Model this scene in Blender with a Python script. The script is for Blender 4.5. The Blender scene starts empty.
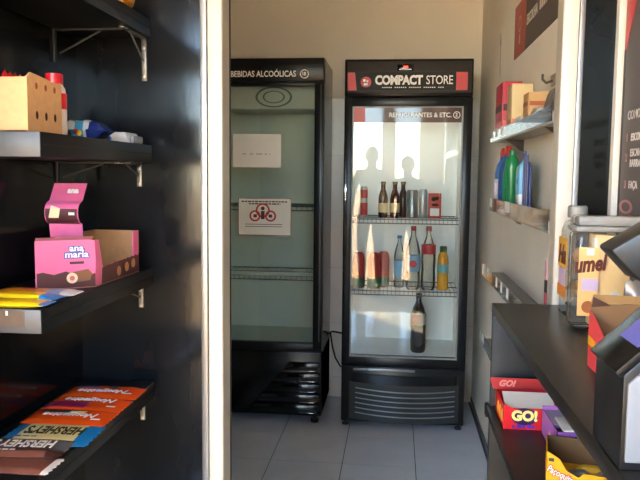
import bpy, bmesh, math, random
from mathutils import Vector, Matrix
random.seed(7)
sc = bpy.context.scene
col = sc.collection
PI = math.pi

# ------------------------------------------------------------------ camera
cam_d = bpy.data.cameras.new('camera')
cam_d.sensor_fit = 'HORIZONTAL'; cam_d.sensor_width = 36.0
cam_d.lens = 700.0 / 640.0 * 36.0
cam_d.clip_start = 0.02
cam = bpy.data.objects.new('camera', cam_d); col.objects.link(cam)
r_ = Vector((0.99397765, 0.1091608, 0.00961044)); u_ = Vector((-0.01957044, 0.0905404, 0.99570047)); f_ = Vector((-0.10782132, 0.98989209, -0.09213146))
mw = Matrix.Identity(4)
for i in range(3):
    mw[i][0] = r_[i]; mw[i][1] = u_[i]; mw[i][2] = -f_[i]
mw[2][3] = 1.35
cam.matrix_world = mw
sc.camera = cam

# ------------------------------------------------------------------ sky, sun, exposure
SKY = 0.95
SUN = 26.0
EXPOSURE = 1.75
wd = bpy.data.worlds.new('sky'); sc.world = wd; wd.use_nodes = True
wn = wd.node_tree; wn.nodes.clear()
wo = wn.nodes.new('ShaderNodeOutputWorld'); wb = wn.nodes.new('ShaderNodeBackground'); ws = wn.nodes.new('ShaderNodeTexSky')
ws.sky_type = 'NISHITA'; ws.sun_disc = False; ws.sun_elevation = math.radians(32); ws.sun_rotation = math.radians(-144); ws.ozone_density = 4.0; ws.dust_density = 0.3
wb.inputs['Strength'].default_value = SKY
wn.links.new(ws.outputs[0], wb.inputs[0]); wn.links.new(wb.outputs[0], wo.inputs[0])
sd = bpy.data.lights.new('sun', 'SUN'); sd.energy = SUN; sd.color = (1.0, 0.70, 0.36); sd.angle = 0.01
sun = bpy.data.objects.new('sun', sd); col.objects.link(sun)
sun.rotation_euler = Vector((0.45, 0.62, -0.46)).to_track_quat('-Z', 'Y').to_euler()
sun.location = (-6, -8, 8)
sc.view_settings.view_transform = 'Standard'; sc.view_settings.look = 'None'
sc.view_settings.gamma = 1.0; sc.view_settings.use_curve_mapping = False
sc.view_settings.exposure = EXPOSURE
sc.cycles.use_denoising = True
sc.cycles.max_bounces = 10; sc.cycles.diffuse_bounces = 5; sc.cycles.transparent_max_bounces = 24
sc.cycles.sample_clamp_indirect = 12.0

# ------------------------------------------------------------------ materials
def lin(h):
    h = h.lstrip('#'); v = [int(h[i:i+2], 16) / 255 for i in (0, 2, 4)]
    return tuple((c / 12.92 if c <= 0.04045 else ((c + 0.055) / 1.055) ** 2.4) for c in v)
MATS = {}
def mat(name, hexc, rough=0.5, metal=0.0, noise=0.0, nscale=30.0, bump=0.0, bscale=200.0, spec=0.5, coat=0.0, emit=None, estr=0.0, stretch=None):
    if name in MATS: return MATS[name]
    m = bpy.data.materials.new(name); m.use_nodes = True; nt = m.node_tree; b = nt.nodes['Principled BSDF']
    c = lin(hexc) + (1.0,)
    b.inputs['Base Color'].default_value = c; b.inputs['Roughness'].default_value = rough; b.inputs['Metallic'].default_value = metal
    b.inputs['Specular IOR Level'].default_value = spec; b.inputs['Coat Weight'].default_value = coat
    if emit: b.inputs['Emission Color'].default_value = lin(emit) + (1.0,); b.inputs['Emission Strength'].default_value = estr
    if noise > 0 or bump > 0:
        tc = nt.nodes.new('ShaderNodeTexCoord'); vec = tc.outputs['Object']
        if stretch:
            mp = nt.nodes.new('ShaderNodeMapping'); mp.inputs['Scale'].default_value = stretch
            nt.links.new(vec, mp.inputs['Vector']); vec = mp.outputs['Vector']
    if noise > 0:
        n = nt.nodes.new('ShaderNodeTexNoise'); n.inputs['Scale'].default_value = nscale; n.inputs['Detail'].default_value = 5
        nt.links.new(vec, n.inputs['Vector'])
        rp = nt.nodes.new('ShaderNodeValToRGB')
        rp.color_ramp.elements[0].position = 0.3; rp.color_ramp.elements[1].position = 0.7
        rp.color_ramp.elements[0].color = tuple(max(0, x * (1 - noise)) for x in c[:3]) + (1,)
        rp.color_ramp.elements[1].color = tuple(min(1, x * (1 + noise)) for x in c[:3]) + (1,)
        nt.links.new(n.outputs['Fac'], rp.inputs['Fac']); nt.links.new(rp.outputs['Color'], b.inputs['Base Color'])
    if bump > 0:
        n2 = nt.nodes.new('ShaderNodeTexNoise'); n2.inputs['Scale'].default_value = bscale; n2.inputs['Detail'].default_value = 3
        nt.links.new(vec, n2.inputs['Vector'])
        bp = nt.nodes.new('ShaderNodeBump'); bp.inputs['Strength'].default_value = bump; bp.inputs['Distance'].default_value = 0.002
        nt.links.new(n2.outputs['Fac'], bp.inputs['Height']); nt.links.new(bp.outputs['Normal'], b.inputs['Normal'])
    MATS[name] = m
    return m
def glassmat(name, tint='#f4fbf8', rough=0.01, ior=1.5, haze=0.0, hazec='#ffffff'):
    if name in MATS: return MATS[name]
    m = bpy.data.materials.new(name); m.use_nodes = True; nt = m.node_tree; nt.nodes.clear()
    o = nt.nodes.new('ShaderNodeOutputMaterial'); t = nt.nodes.new('ShaderNodeBsdfTransparent'); g = nt.nodes.new('ShaderNodeBsdfGlossy')
    fr = nt.nodes.new('ShaderNodeFresnel'); mx = nt.nodes.new('ShaderNodeMixShader')
    t.inputs[0].default_value = lin(tint) + (1,); g.inputs['Roughness'].default_value = rough; fr.inputs[0].default_value = ior
    src = t.outputs[0]
    if haze > 0:
        d = nt.nodes.new('ShaderNodeBsdfDiffuse'); d.inputs[0].default_value = lin(hazec) + (1,)
        m2 = nt.nodes.new('ShaderNodeMixShader'); m2.inputs[0].default_value = haze
        nt.links.new(t.outputs[0], m2.inputs[1]); nt.links.new(d.outputs[0], m2.inputs[2]); src = m2.outputs[0]
    nt.links.new(fr.outputs[0], mx.inputs[0]); nt.links.new(src, mx.inputs[1]); nt.links.new(g.outputs[0], mx.inputs[2]); nt.links.new(mx.outputs[0], o.inputs[0])
    MATS[name] = m
    return m

M_BLACKWALL = mat('black_lacquer', '#15171a', 0.14, noise=0.5, nscale=5, bump=0.06, bscale=60, spec=0.3, stretch=(1, 1, 0.35))
M_SHELF = mat('black_melamine', '#151618', 0.42, noise=0.25, nscale=20, bump=0.05, bscale=300, spec=0.25)
M_SHELFEND = mat('lit_end_grey', '#4b4b4d', 0.42, noise=0.15, nscale=30)  # shelf board again, greyer: light from behind put into the colour
M_COUNTER = mat('counter_melamine', '#1d1c1b', 0.36, noise=0.2, nscale=25, bump=0.05, bscale=400)
M_WALL = mat('cream_plaster', '#e2dacb', 0.7, noise=0.04, nscale=3, bump=0.08, bscale=120)
M_WTILE = mat('white_wall_tile', '#e0dcd2', 0.25, noise=0.03, nscale=6)
M_GROUT = mat('pale_grout', '#c9c2b6', 0.9)
M_FTILE = mat('grey_floor_tile', '#c4cfdb', 0.16, noise=0.05, nscale=6, bump=0.02, bscale=40)  # grey tile; its bluish tint stands in for reflected sky
M_FGROUT = mat('dark_grout', '#3e434b', 0.9)
M_WHITEP = mat('white_painted_metal', '#d6d0c4', 0.35, noise=0.03, nscale=10)
M_REVEAL = mat('beige_painted_metal', '#b9b1a2', 0.4)
M_ALU = mat('brushed_aluminium', '#9c9a98', 0.35, metal=0.8, noise=0.1, nscale=60, stretch=(1, 1, 0.05))
M_RUBBER = mat('black_rubber', '#0c0c0d', 0.6)
M_FBLACK = mat('black_fridge_plastic', '#121315', 0.28, noise=0.1, nscale=40, spec=0.25)
M_FMETAL = mat('black_fridge_metal', '#0f1012', 0.22, spec=0.3)
M_FHEAD = mat('dark_grey_header', '#35302d', 0.5, spec=0.3)
M_HEADP = mat('header_print', '#1d1817', 0.5, spec=0.25)
M_LINER = mat('white_liner', '#e6e8e4', 0.4)
M_LINERG = mat('grey_liner', '#d5dcd2', 0.45)
M_WIRE = mat('grey_wire', '#6d7376', 0.35, metal=0.6)
M_GLASS = glassmat('door_glass', '#fafcfb')
M_GLASSD = glassmat('freezer_glass', '#f7faf7')
M_ACRYL = glassmat('clear_acrylic', '#fbfbfa', 0.05, 1.45, 0.03)
M_PET = glassmat('clear_pet', '#f6f5ef', 0.06, 1.45, 0.05)
M_WHITE = mat('white_ink', '#f2efe9', 0.5)
M_RED = mat('red_print', '#c22a2c', 0.4)
M_CHROME = mat('chrome', '#c8ccd0', 0.15, metal=1.0)
M_PAPER = mat('white_paper', '#e8e6df', 0.8)
M_KRAFT = mat('kraft_cardboard', '#d6a878', 0.75, noise=0.06, nscale=80)
M_KRAFTIN = mat('kraft_inside', '#b98f62', 0.8, noise=0.08, nscale=60)
M_DKGREY = mat('dark_grey_print', '#3d3a3a', 0.5)
M_HOLE = mat('dark_hole', '#3a1710', 0.9)

# ------------------------------------------------------------------ builders
ORG = {}
def tag(o, label, cat, group=None):
    o['label'] = label; o['category'] = cat
    if group: o['group'] = group
    return o
def thing(name, label, cat, loc=(0, 0, 0), group=None):
    o = bpy.data.objects.new(name, None); col.objects.link(o); o.location = loc; o.empty_display_size = 0.05
    ORG[o] = Vector(loc)
    return tag(o, label, cat, group)
class MB:
    def __init__(s): s.bm = bmesh.new()
    def _merge(s, b2, mtx=None):
        if mtx is not None: b2.transform(mtx)
        me = bpy.data.meshes.new('tmp'); b2.to_mesh(me); b2.free(); s.bm.from_mesh(me); bpy.data.meshes.remove(me)
    def box(s, x0, x1, y0, y1, z0, z1, bev=0.0, seg=2, mtx=None):
        b = bmesh.new()
        vs = [b.verts.new((x, y, z)) for x in (x0, x1) for y in (y0, y1) for z in (z0, z1)]
        for f in ((0, 1, 3, 2), (4, 6, 7, 5), (0, 4, 5, 1), (2, 3, 7, 6), (0, 2, 6, 4), (1, 5, 7, 3)): b.faces.new([vs[i] for i in f])
        if bev > 0:
            bmesh.ops.bevel(b, geom=list(b.edges), offset=bev, segments=seg, profile=0.5, affect='EDGES')
        bmesh.ops.recalc_face_normals(b, faces=b.faces)
        s._merge(b, mtx); return s
    def prism(s, pts, a, b_, axis='y', bev=0.0, mtx=None):
        # pts 2-D outline; axis 'y': pts=(x,z); 'x': pts=(y,z); 'z': pts=(x,y)
        b = bmesh.new()
        def P(q, t):
            return {'y': (q[0], t, q[1]), 'x': (t, q[0], q[1]), 'z': (q[0], q[1], t)}[axis]
        A = [b.verts.new(P(q, a)) for q in pts]; B = [b.verts.new(P(q, b_)) for q in pts]
        b.faces.new(A); b.faces.new(B[::-1]); n = len(pts)
        for i in range(n): b.faces.new((A[i], B[i], B[(i + 1) % n], A[(i + 1) % n]))
        if bev > 0: bmesh.ops.bevel(b, geom=list(b.edges), offset=bev, segments=2, profile=0.5, affect='EDGES')
        bmesh.ops.recalc_face_normals(b, faces=b.faces)
        s._merge(b, mtx); return s
    def tube(s, pts, r, seg=8, closed=False):
        pts = [Vector(p) for p in pts]; rings = []; n = len(pts); b = s.bm
        rs = r if isinstance(r, (list, tuple)) else [r] * n
        prev = None
        for i, p in enumerate(pts):
            d = (pts[(i + 1) % n] - pts[i - 1]) if closed else (pts[min(i + 1, n - 1)] - pts[max(i - 1, 0)])
            d.normalize()
            if prev is None:
                a = d.orthogonal().normalized()
            else:
                a = (prev - d * prev.dot(d)).normalized()
            prev = a; c = d.cross(a)
            rings.append([b.verts.new(p + (a * math.cos(2 * PI * k / seg) + c * math.sin(2 * PI * k / seg)) * rs[i]) for k in range(seg)])
        for i in range(n if closed else n - 1):
            A, B = rings[i], rings[(i + 1) % n]
            for k in range(seg): b.faces.new((A[k], A[(k + 1) % seg], B[(k + 1) % seg], B[k]))
        if not closed:
            b.faces.new(rings[0][::-1]); b.faces.new(rings[-1])
        return s
    def lathe(s, prof, c=(0, 0, 0), seg=20, sq=0.0):
        b = s.bm; rings = []
        for (r, z) in prof:
            ring = []
            for k in range(seg):
                a = 2 * PI * k / seg; q = 1.0
                if sq > 0: q = 1.0 / (abs(math.cos(a)) ** (2 + sq) + abs(math.sin(a)) ** (2 + sq)) ** (1 / (2 + sq))
                ring.append(b.verts.new((c[0] + r * q * math.cos(a), c[1] + r * q * math.sin(a), c[2] + z)))
            rings.append(ring)
        for A, B in zip(rings, rings[1:]):
            for k in range(seg): b.faces.new((A[k], A[(k + 1) % seg], B[(k + 1) % seg], B[k]))
        b.faces.new(rings[0][::-1]); b.faces.new(rings[-1])
        return s
    def pillow(s, w, l, h, nx=20, ny=10, crimp=0.07, mtx=None, wob=0.0, bands=()):
        # flow-pack wrapper: long axis x, crimped saw-tooth ends
        b = bmesh.new(); top = []; bot = []
        for i in range(nx + 1):
            u = i / nx * 2 - 1; rt = []; rb = []
            for j in range(ny + 1):
                v = j / ny * 2 - 1
                e = max(0.0, 1 - (abs(u) / (1 - crimp)) ** 6) if abs(u) < 1 - crimp else 0.0
                t = h * 0.5 * (e ** 0.5) * max(0.0, 1 - abs(v) ** 5) ** 0.5
                ex = 0.0
                if abs(u) > 0.999: ex = (0.004 if j % 2 else 0.0) * (1 if u > 0 else -1)
                wz = wob * (random.random() - 0.5) * (1 if e > 0.05 else 0.2)
                rt.append(b.verts.new((u * w / 2 + ex, v * l / 2, h / 2 + t + 0.0004 + wz)))
                rb.append(b.verts.new((u * w / 2 + ex, v * l / 2, h / 2 - t - 0.0004)))
            top.append(rt); bot.append(rb)
        for i in range(nx):
            for j in range(ny):
                b.faces.new((top[i][j], top[i + 1][j], top[i + 1][j + 1], top[i][j + 1]))
                b.faces.new((bot[i][j], bot[i][j + 1], bot[i + 1][j + 1], bot[i + 1][j]))
        for i in range(nx):
            b.faces.new((top[i][0], bot[i][0], bot[i + 1][0], top[i + 1][0])); b.faces.new((top[i][ny], top[i + 1][ny], bot[i + 1][ny], bot[i][ny]))
        for j in range(ny):
            b.faces.new((top[0][j], top[0][j + 1], bot[0][j + 1], bot[0][j])); b.faces.new((top[nx][j], bot[nx][j], bot[nx][j + 1], top[nx][j + 1]))
        bmesh.ops.recalc_face_normals(b, faces=b.faces)
        for f in b.faces:
            c = f.calc_center_median(); u = c.x / w * 2; v = c.y / l * 2
            for k, (ua, ub, va, vb) in enumerate(bands):
                if ua <= u <= ub and va <= v <= vb: f.material_index = k + 1
        s._merge(b, mtx); return s
    def build(s, name, m, parent=None, loc=None, flat=False, angle=0.6):
        org = ORG[parent] if parent is not None else Vector(loc if loc is not None else (0, 0, 0))
        bmesh.ops.translate(s.bm, vec=-org, verts=s.bm.verts)
        me = bpy.data.meshes.new(name); s.bm.to_mesh(me); s.bm.free()
        for q in (m if isinstance(m, (list, tuple)) else [m]): me.materials.append(q)
        if not flat:
            me.shade_smooth(); me.set_sharp_from_angle(angle=angle)
        o = bpy.data.objects.new(name, me); col.objects.link(o)
        if parent is not None: o.parent = parent
        else: o.location = org
        ORG[o] = org
        return o
def struct(o): o['kind'] = 'structure'; return o
ROT_FRONT = Matrix.Rotation(PI / 2, 4, 'X')                                     # reads along +X, faces -Y
ROT_LEFT = Matrix.Rotation(-PI / 2, 4, 'Z') @ Matrix.Rotation(PI / 2, 4, 'X')  # on a surface facing -X, reads towards -Y
def text(body, size, loc, rot, m, parent, name='lettering', bold=0.0, ext=0.0004, align='LEFT', sx=1.0, shear=0.0, space=1.0):
    cu = bpy.data.curves.new('t', 'FONT'); cu.body = body; cu.size = size; cu.extrude = ext; cu.offset = bold; cu.align_x = align; cu.align_y = 'CENTER'
    cu.shear = shear; cu.space_character = space; cu.resolution_u = 3
    to = bpy.data.objects.new('t', cu); col.objects.link(to)
    dg = bpy.context.evaluated_depsgraph_get(); me = bpy.data.meshes.new_from_object(to.evaluated_get(dg))
    bpy.data.objects.remove(to); bpy.data.curves.remove(cu)
    mt = Matrix.Translation(Vector(loc)) @ rot @ Matrix.Diagonal((sx, 1, 1, 1))
    if parent is not None: mt = Matrix.Translation(-ORG[parent]) @ mt
    me.transform(mt); me.materials.clear(); me.materials.append(m)
    o = bpy.data.objects.new(name, me); col.objects.link(o); o.parent = parent; ORG[o] = ORG[parent]
    return o
def disc(mb, c, r, normal='y', t=0.0006, seg=24, ri=0.0):
    pts = [(r * math.cos(2 * PI * k / seg), r * math.sin(2 * PI * k / seg)) for k in range(seg)]
    b = bmesh.new()
    def P(q, d):
        return {'y': (c[0] + q[0], c[1] + d, c[2] + q[1]), 'x': (c[0] + d, c[1] + q[0], c[2] + q[1]), 'z': (c[0] + q[0], c[1] + q[1], c[2] + d)}[normal]
    if ri <= 0:
        A = [b.verts.new(P(q, -t / 2)) for q in pts]; B = [b.verts.new(P(q, t / 2)) for q in pts]
        b.faces.new(A); b.faces.new(B[::-1])
        for i in range(seg): b.faces.new((A[i], B[i], B[(i + 1) % seg], A[(i + 1) % seg]))
    else:
        k = ri / r
        A = [b.verts.new(P(q, -t / 2)) for q in pts]; B = [b.verts.new(P(q, t / 2)) for q in pts]
        C = [b.verts.new(P((q[0] * k, q[1] * k), -t / 2)) for q in pts]; D = [b.verts.new(P((q[0] * k, q[1] * k), t / 2)) for q in pts]
        for i in range(seg):
            j = (i + 1) % seg
            b.faces.new((A[i], A[j], C[j], C[i])); b.faces.new((B[i], D[i], D[j], B[j])); b.faces.new((A[i], B[i], B[j], A[j])); b.faces.new((C[i], C[j], D[j], D[i]))
    bmesh.ops.recalc_face_normals(b, faces=b.faces)
    mb._merge(b); return mb

# ------------------------------------------------------------------ structure
ZC = 2.60
fl = struct(MB().box(-2.3, 1.7, -1.8, 4.3, -0.10, -0.003).build('floor', M_FGROUT))
p = 0.342; x0t, y0t = -0.573, 3.177
tile_me = None
for i in range(-2, 5):
    for j in range(-8, 4):
        xa, ya = x0t + i * p, y0t + j * p
        xb, yb = min(xa + p, 0.468), min(ya + p, 4.18)
        if xb - xa < 0.03 or yb - ya < 0.03: continue
        if xa < -1.2: continue
        g = 0.0018
        o = MB().box(xa + g, xb - g, ya + g * 0.7, yb - g * 0.7, -0.003, 0.0).build('tile', M_FTILE, fl)
struct(MB().box(-1.10, 0.468, 4.180, 4.30, 0, ZC).build('wall_back', M_GROUT))
wb_ = bpy.data.objects['wall_back']
for zi in range(7):
    za = 0.127 + (zi - 1) * 0.335; zb = za + 0.335
    za = max(za, 0.0)
    for xi in range(5):
        xb = 0.468 - xi * 0.335; xa = max(xb - 0.335, -1.10)
        if xb - xa < 0.03 or zb > 1.85: continue
        MB().box(xa + 0.0012, xb - 0.0012, 4.174, 4.180, za + 0.0012, zb - 0.0012).build('tile', M_WTILE, wb_)
MB().box(-1.10, 0.468, 4.172, 4.180, 1.803, ZC).build('plaster', M_WALL, wb_)
wr = struct(MB().box(0.468, 0.60, 1.775, 4.30, 0, ZC).build('wall_right', M_WALL))
MB().box(0.462, 0.468, 1.80, 4.172, 0.0, 0.035).build('skirting', mat('dark_skirting', '#4d4f52', 0.5), wr)
struct(MB().box(-1.25, -1.10, 1.775, 4.30, 0, ZC).build('wall_store_left', M_WALL))
struct(MB().box(-2.3, 1.7, -1.95, 4.30, ZC, ZC + 0.12).build('ceiling', mat('ceiling_white', '#d8d2c6', 0.8)))
# black lacquer niche on the left
struct(MB().box(-0.95, -0.80, 0.72, 1.70, 0, ZC).build('wall_left', M_BLACKWALL))
struct(MB().box(-2.3, -0.95, 0.72, 0.84, 0, ZC).build('wall_front_return', M_WALL))
struct(MB().box(-1.25, -0.483, 1.70, 1.774, 0, ZC).build('wall_partition', M_BLACKWALL))
t1 = struct(MB().box(-0.465, -0.430, 1.698, 1.774, 0, ZC, 0.0015).build('trim_1', M_WHITEP))
MB().box(-0.483, -0.467, 1.694, 1.774, 0, ZC, 0.001).build('aluminium_strip', M_ALU, t1)
MB().box(-0.4312, -0.4292, 1.706, 1.774, 0, ZC).build('jamb_lining', M_REVEAL, t1)
MB().box(-0.437, -0.427, 1.775, 1.782, 0.35, ZC).build('seal_strip', M_RUBBER, t1)
t2 = struct(MB().box(0.374, 0.408, 1.698, 1.760, 0, ZC, 0.0015).build('trim_2', M_WHITEP))
MB().box(0.3732, 0.3752, 1.704, 1.760, 0, ZC).build('jamb_lining', M_REVEAL, t2)
MB().box(0.410, 0.422, 1.700, 1.774, 0, ZC, 0.001).build('aluminium_strip', M_ALU, t2)
w1 = struct(MB().box(0.422, 0.497, 1.722, 1.730, 0, ZC).build('window_1', mat('black_glass', '#0e100e', 0.10, noise=0.4, nscale=4, bump=0.03, bscale=25, spec=0.2)))
t3 = struct(MB().box(0.4965, 0.512, 1.698, 1.774, 0, ZC, 0.001).build('trim_3', M_WHITEP))
struct(MB().box(0.514, 0.62, 0.25, 1.774, 0, ZC).build('wall_front_right', mat('grey_panel', '#55504c', 0.5)))
struct(MB().box(1.6, 1.75, -1.8, 1.70, 0, ZC).build('wall_shop_right', M_WALL))
struct(MB().box(-2.45, -2.3, -1.8, 0.84, 0, ZC).build('wall_shop_left', M_WALL))
we = MB()
for a, b in ((-2.45, -2.15), (-1.30, -1.12), (-0.20, -0.03), (0.28, 0.60), (1.10, 1.75)): we.box(a, b, -1.95, -1.80, 0, ZC)
we.box(-2.45, 1.75, -1.95, -1.80, 2.45, ZC)
struct(we.build('wall_entrance', M_WALL))
# street outside the entrance
struct(MB().box(-40, 40, -60, -1.95, -0.14, -0.04).build('ground_street', mat('sandy_paving', '#d6b98c', 0.85, noise=0.1, nscale=4)))

# ------------------------------------------------------------------ refrigerators
def fridge_shell(t, x0, x1, yf, yb, z0, z1, liner, th=0.035, zc=None):
    m = MB()
    m.box(x0, x0 + th, yf, yb, z0, z1); m.box(x1 - th, x1, yf, yb, z0, z1)
    m.box(x0 + th, x1 - th, yb - th, yb, z0, z1); m.box(x0 + th, x1 - th, yf, yb - th, z1 - 0.02, z1)
    cab = m.build('cabinet', M_FMETAL, t)
    a = 0.004; L = MB(); zl, zh = zc
    xi0, xi1, yi = x0 + th, x1 - th, yb - th
    L.box(xi0, xi0 + a, yf + 0.005, yi, zl, zh); L.box(xi1 - a, xi1, yf + 0.005, yi, zl, zh)
    L.box(xi0 + a, xi1 - a, yi - a, yi, zl, zh); L.box(xi0 + a, xi1 - a, yf + 0.005, yi - a, zl, zl + a); L.box(xi0 + a, xi1 - a, yf + 0.005, yi - a, zh - a, zh)
    L.build('liner', liner, t)
    return cab
def rack(t, x0, x1, y0, y1, z, n=26):
    m = MB()
    for y in (y0, (y0 + y1) / 2, y1): m.tube([(x0, y, z), (x1, y, z)], 0.0035, 6)
    m.tube([(x0, y0, z - 0.022), (x1, y0, z - 0.022)], 0.003, 6)
    for k in range(n + 1):
        x = x0 + (x1 - x0) * k / n
        m.tube([(x, y0 + 0.003, z - 0.022), (x, y0, z + 0.003), (x, y1, z + 0.003)], 0.0016, 4)
    return m.build('rack_shelf', M_WIRE, t)

# --- bright drinks fridge
FX0, FX1, FY, FB = -0.278, 0.375, 3.66, 4.125
fr = thing('drinks_fridge', 'black glass-door drinks fridge with lit white interior full of bottles', 'fridge', (0.0485, 3.66, 0), 'upright glass-door coolers')
fridge_shell(fr, FX0, FX1, FY + 0.045, FB, 0.03, 1.945, M_LINER, 0.03, (0.392, 1.72))
hd = MB().box(FX0, FX1, FY + 0.004, FY + 0.06, 1.757, 1.945, 0.006).build('header', M_FBLACK, fr)
MB().box(FX0 + 0.012, FX1 - 0.010, FY + 0.0005, FY + 0.006, 1.773, 1.932, 0.002).build('header_panel', M_FHEAD, hd)
MB().box(-0.262, 0.345, FY - 0.0006, FY + 0.002, 1.787, 1.877).build('header_print', M_HEADP, hd)
def quad_xz(pts, y, m, name, parent, t=0.001): return MB().prism(pts, y - t, y, 'y').build(name, m, parent)
quad_xz([(-0.262, 1.787), (-0.216, 1.787), (-0.226, 1.877), (-0.262, 1.877)], FY - 0.0006, M_RED, 'red_corner', hd)
quad_xz([(0.288, 1.787), (0.345, 1.787), (0.345, 1.877), (0.288, 1.877)], FY - 0.0006, M_RED, 'red_corner', hd)
disc(MB(), (-0.169, FY - 0.0012, 1.829), 0.027, 'y', 0.001).build('round_logo', M_RED, hd)
for a_, b_, c_, d_ in ((-0.183, -0.171, 1.831, 1.843), (-0.180, -0.160, 1.812, 1.824), (-0.166, -0.158, 1.828, 1.838)): MB().box(a_, b_, FY - 0.0026, FY - 0.0016, c_, d_, 0.0004).build('logo_mark', M_WHITE, hd)
text('COMPACT', 0.062, (-0.122, FY - 0.001, 1.836), ROT_FRONT, M_WHITE, hd, bold=0.0030, sx=0.83, space=0.96)
text('STORE', 0.062, (0.136, FY - 0.001, 1.836), ROT_FRONT, M_WHITE, hd, bold=0.0004, sx=0.76, space=0.96)
m = MB()
for k in range(30):
    if k % 7 == 5: continue
    m.box(-0.085 + k * 0.0105, -0.085 + k * 0.0105 + 0.0065, FY - 0.0012, FY - 0.0006, 1.7985, 1.8035)
m.build('tagline', M_WHITE, hd)
dp = MB().box(-0.010, 0.072, FY - 0.002, FY + 0.003, 1.884, 1.917, 0.002).build('temperature_display', mat('display_black', '#0b0a0a', 0.15), hd)
MB().box(0.022, 0.044, FY - 0.003, FY - 0.002, 1.899, 1.909).build('digits', mat('led_red', '#ff3a2a', 0.5, emit='#ff3a2a', estr=1.2), dp)
MB().box(0.000, 0.062, FY - 0.003, FY - 0.002, 1.889, 1.893).build('legend', M_WHITE, dp)
dr = MB()
dr.box(FX0, -0.236, FY, FY + 0.040, 0.338, 1.752, 0.004); dr.box(0.329, FX1, FY, FY + 0.040, 0.338, 1.752, 0.004)
dr.box(-0.240, 0.333, FY, FY + 0.040, 0.338, 0.388, 0.004); dr.box(-0.240, 0.333, FY, FY + 0.040, 1.706, 1.752, 0.004)
dr = dr.build('door_frame', M_FBLACK, fr)
m = MB(); i0, i1, j0, j1 = -0.236, 0.329, 0.388, 1.706
m.box(i0, i0 + 0.006, FY + 0.002, FY + 0.02, j0, j1); m.box(i1 - 0.006, i1, FY + 0.002, FY + 0.02, j0, j1); m.box(i0, i1, FY + 0.002, FY + 0.02, j0, j0 + 0.006); m.box(i0, i1, FY + 0.002, FY + 0.02, j1 - 0.006, j1)
m.build('inner_bead', mat('grey_bead', '#8d8f8e', 0.4), dr)
gp = MB().box(-0.236, 0.329, FY + 0.012, FY + 0.017, 0.388, 1.706).build('glass_pane', M_GLASS, dr)
gb = glassmat('grey_glass_print', '#9a8d86', 0.05, 1.45, 0.45, '#8a6f66')
MB().box(-0.229, 0.322, FY + 0.0105, FY + 0.0115, 1.625, 1.700).build('glass_print', gb, dr)
MB().box(-0.229, -0.170, FY + 0.0095, FY + 0.0105, 1.625, 1.700).build('red_print', mat('red_glass_print', '#c9584e', 0.4), dr)
text('REFRIGERANTES & ETC.', 0.033, (0.270, FY + 0.010, 1.662), ROT_FRONT, M_WHITE, dr, bold=0.0007, align='RIGHT', sx=0.92)
disc(MB(), (0.296, FY + 0.0098, 1.663), 0.018, 'y', 0.0006, ri=0.0145).build('number_ring', M_WHITE, dr)
text('2', 0.024, (0.289, FY + 0.0098, 1.663), ROT_FRONT, M_WHITE, dr, bold=0.0006)
MB().box(-0.277, -0.258, FY - 0.016, FY + 0.001, 0.93, 1.50, 0.004).build('handle', M_FMETAL, dr)
MB().box(-0.272, -0.262, FY - 0.0175, FY - 0.016, 1.222, 1.306, 0.0004).build('handle_badge', M_CHROME, dr)
bs = MB().box(FX0, FX1, FY + 0.012, FB, 0.030, 0.333, 0.006).build('base_housing', M_FBLACK, fr)
MB().box(-0.215, 0.114, FY + 0.006, FY + 0.013, 0.312, 0.324, 0.002).build('silver_strip', mat('satin_silver', '#8b8f94', 0.3, metal=0.7), bs)
def curved_bar(x0, x1, yf, z, sag, bow, th, dep, m, name, parent, n=18):
    b = bmesh.new(); rows = []
    for k in range(n + 1):
        u = k / n * 2 - 1; x = x0 + (x1 - x0) * k / n; y = yf - bow * (1 - u * u); zz = z - sag * (1 - u * u)
        rows.append([b.verts.new(v) for v in ((x, y, zz - th / 2), (x, y, zz + th / 2), (x, y + dep, zz + th / 2), (x, y + dep, zz - th / 2))])
    for A, B in zip(rows, rows[1:]):
        for q in range(4): b.faces.new((A[q], A[(q + 1) % 4], B[(q + 1) % 4], B[q]))
    b.faces.new(rows[0]); b.faces.new(rows[-1][::-1]); bmesh.ops.recalc_face_normals(b, faces=b.faces)
    mm = MB(); mm._merge(b); return mm.build(name, m, parent)
curved_bar(-0.235, 0.345, FY + 0.012, 0.150, 0.012, 0.016, 0.205, 0.018, mat('grille_recess', '#0a0b0c', 0.5), 'grille_panel', bs)
curved_bar(-0.222, 0.332, FY + 0.010, 0.275, 0.010, 0.018, 0.050, 0.02, M_FMETAL, 'grille_top', bs)
for k in range(6):
    curved_bar(-0.202, 0.325, FY + 0.004, 0.218 - k * 0.027, 0.016, 0.016, 0.0045, 0.008, mat('slat_grey', '#7b8085', 0.3, metal=0.4), 'grille_slat', bs)
for x in (-0.255, 0.350):
    for y in (FY + 0.05, FB - 0.05): MB().lathe([(0.018, 0), (0.018, 0.012), (0.010, 0.014), (0.010, 0.034)], (x, y, 0), 12).build('foot', M_RUBBER, fr)
rack(fr, -0.240, 0.337, 3.735, 4.085, 1.120)
rack(fr, -0.240, 0.337, 3.735, 4.085, 0.735)
# the fridge's own interior light tube
lt = MB().tube([(-0.2, 3.735, 1.705), (0.29, 3.735, 1.705)], 0.008, 8).build('light_tube', mat('led_tube', '#ffffff', 0.5, emit='#fffdf2', estr=1.0), fr)
ld = bpy.data.lights.new('fridge_tube_light', 'AREA'); ld.shape = 'RECTANGLE'; ld.size = 0.5; ld.size_y = 0.02; ld.energy = 0.22; ld.color = (1.0, 0.98, 0.9)
lo = bpy.data.objects.new('fridge_tube_light', ld); col.objects.link(lo); lo.location = (0.045, 3.745, 1.69); lo.rotation_euler = (math.radians(25), 0, 0); lo.parent = None

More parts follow.
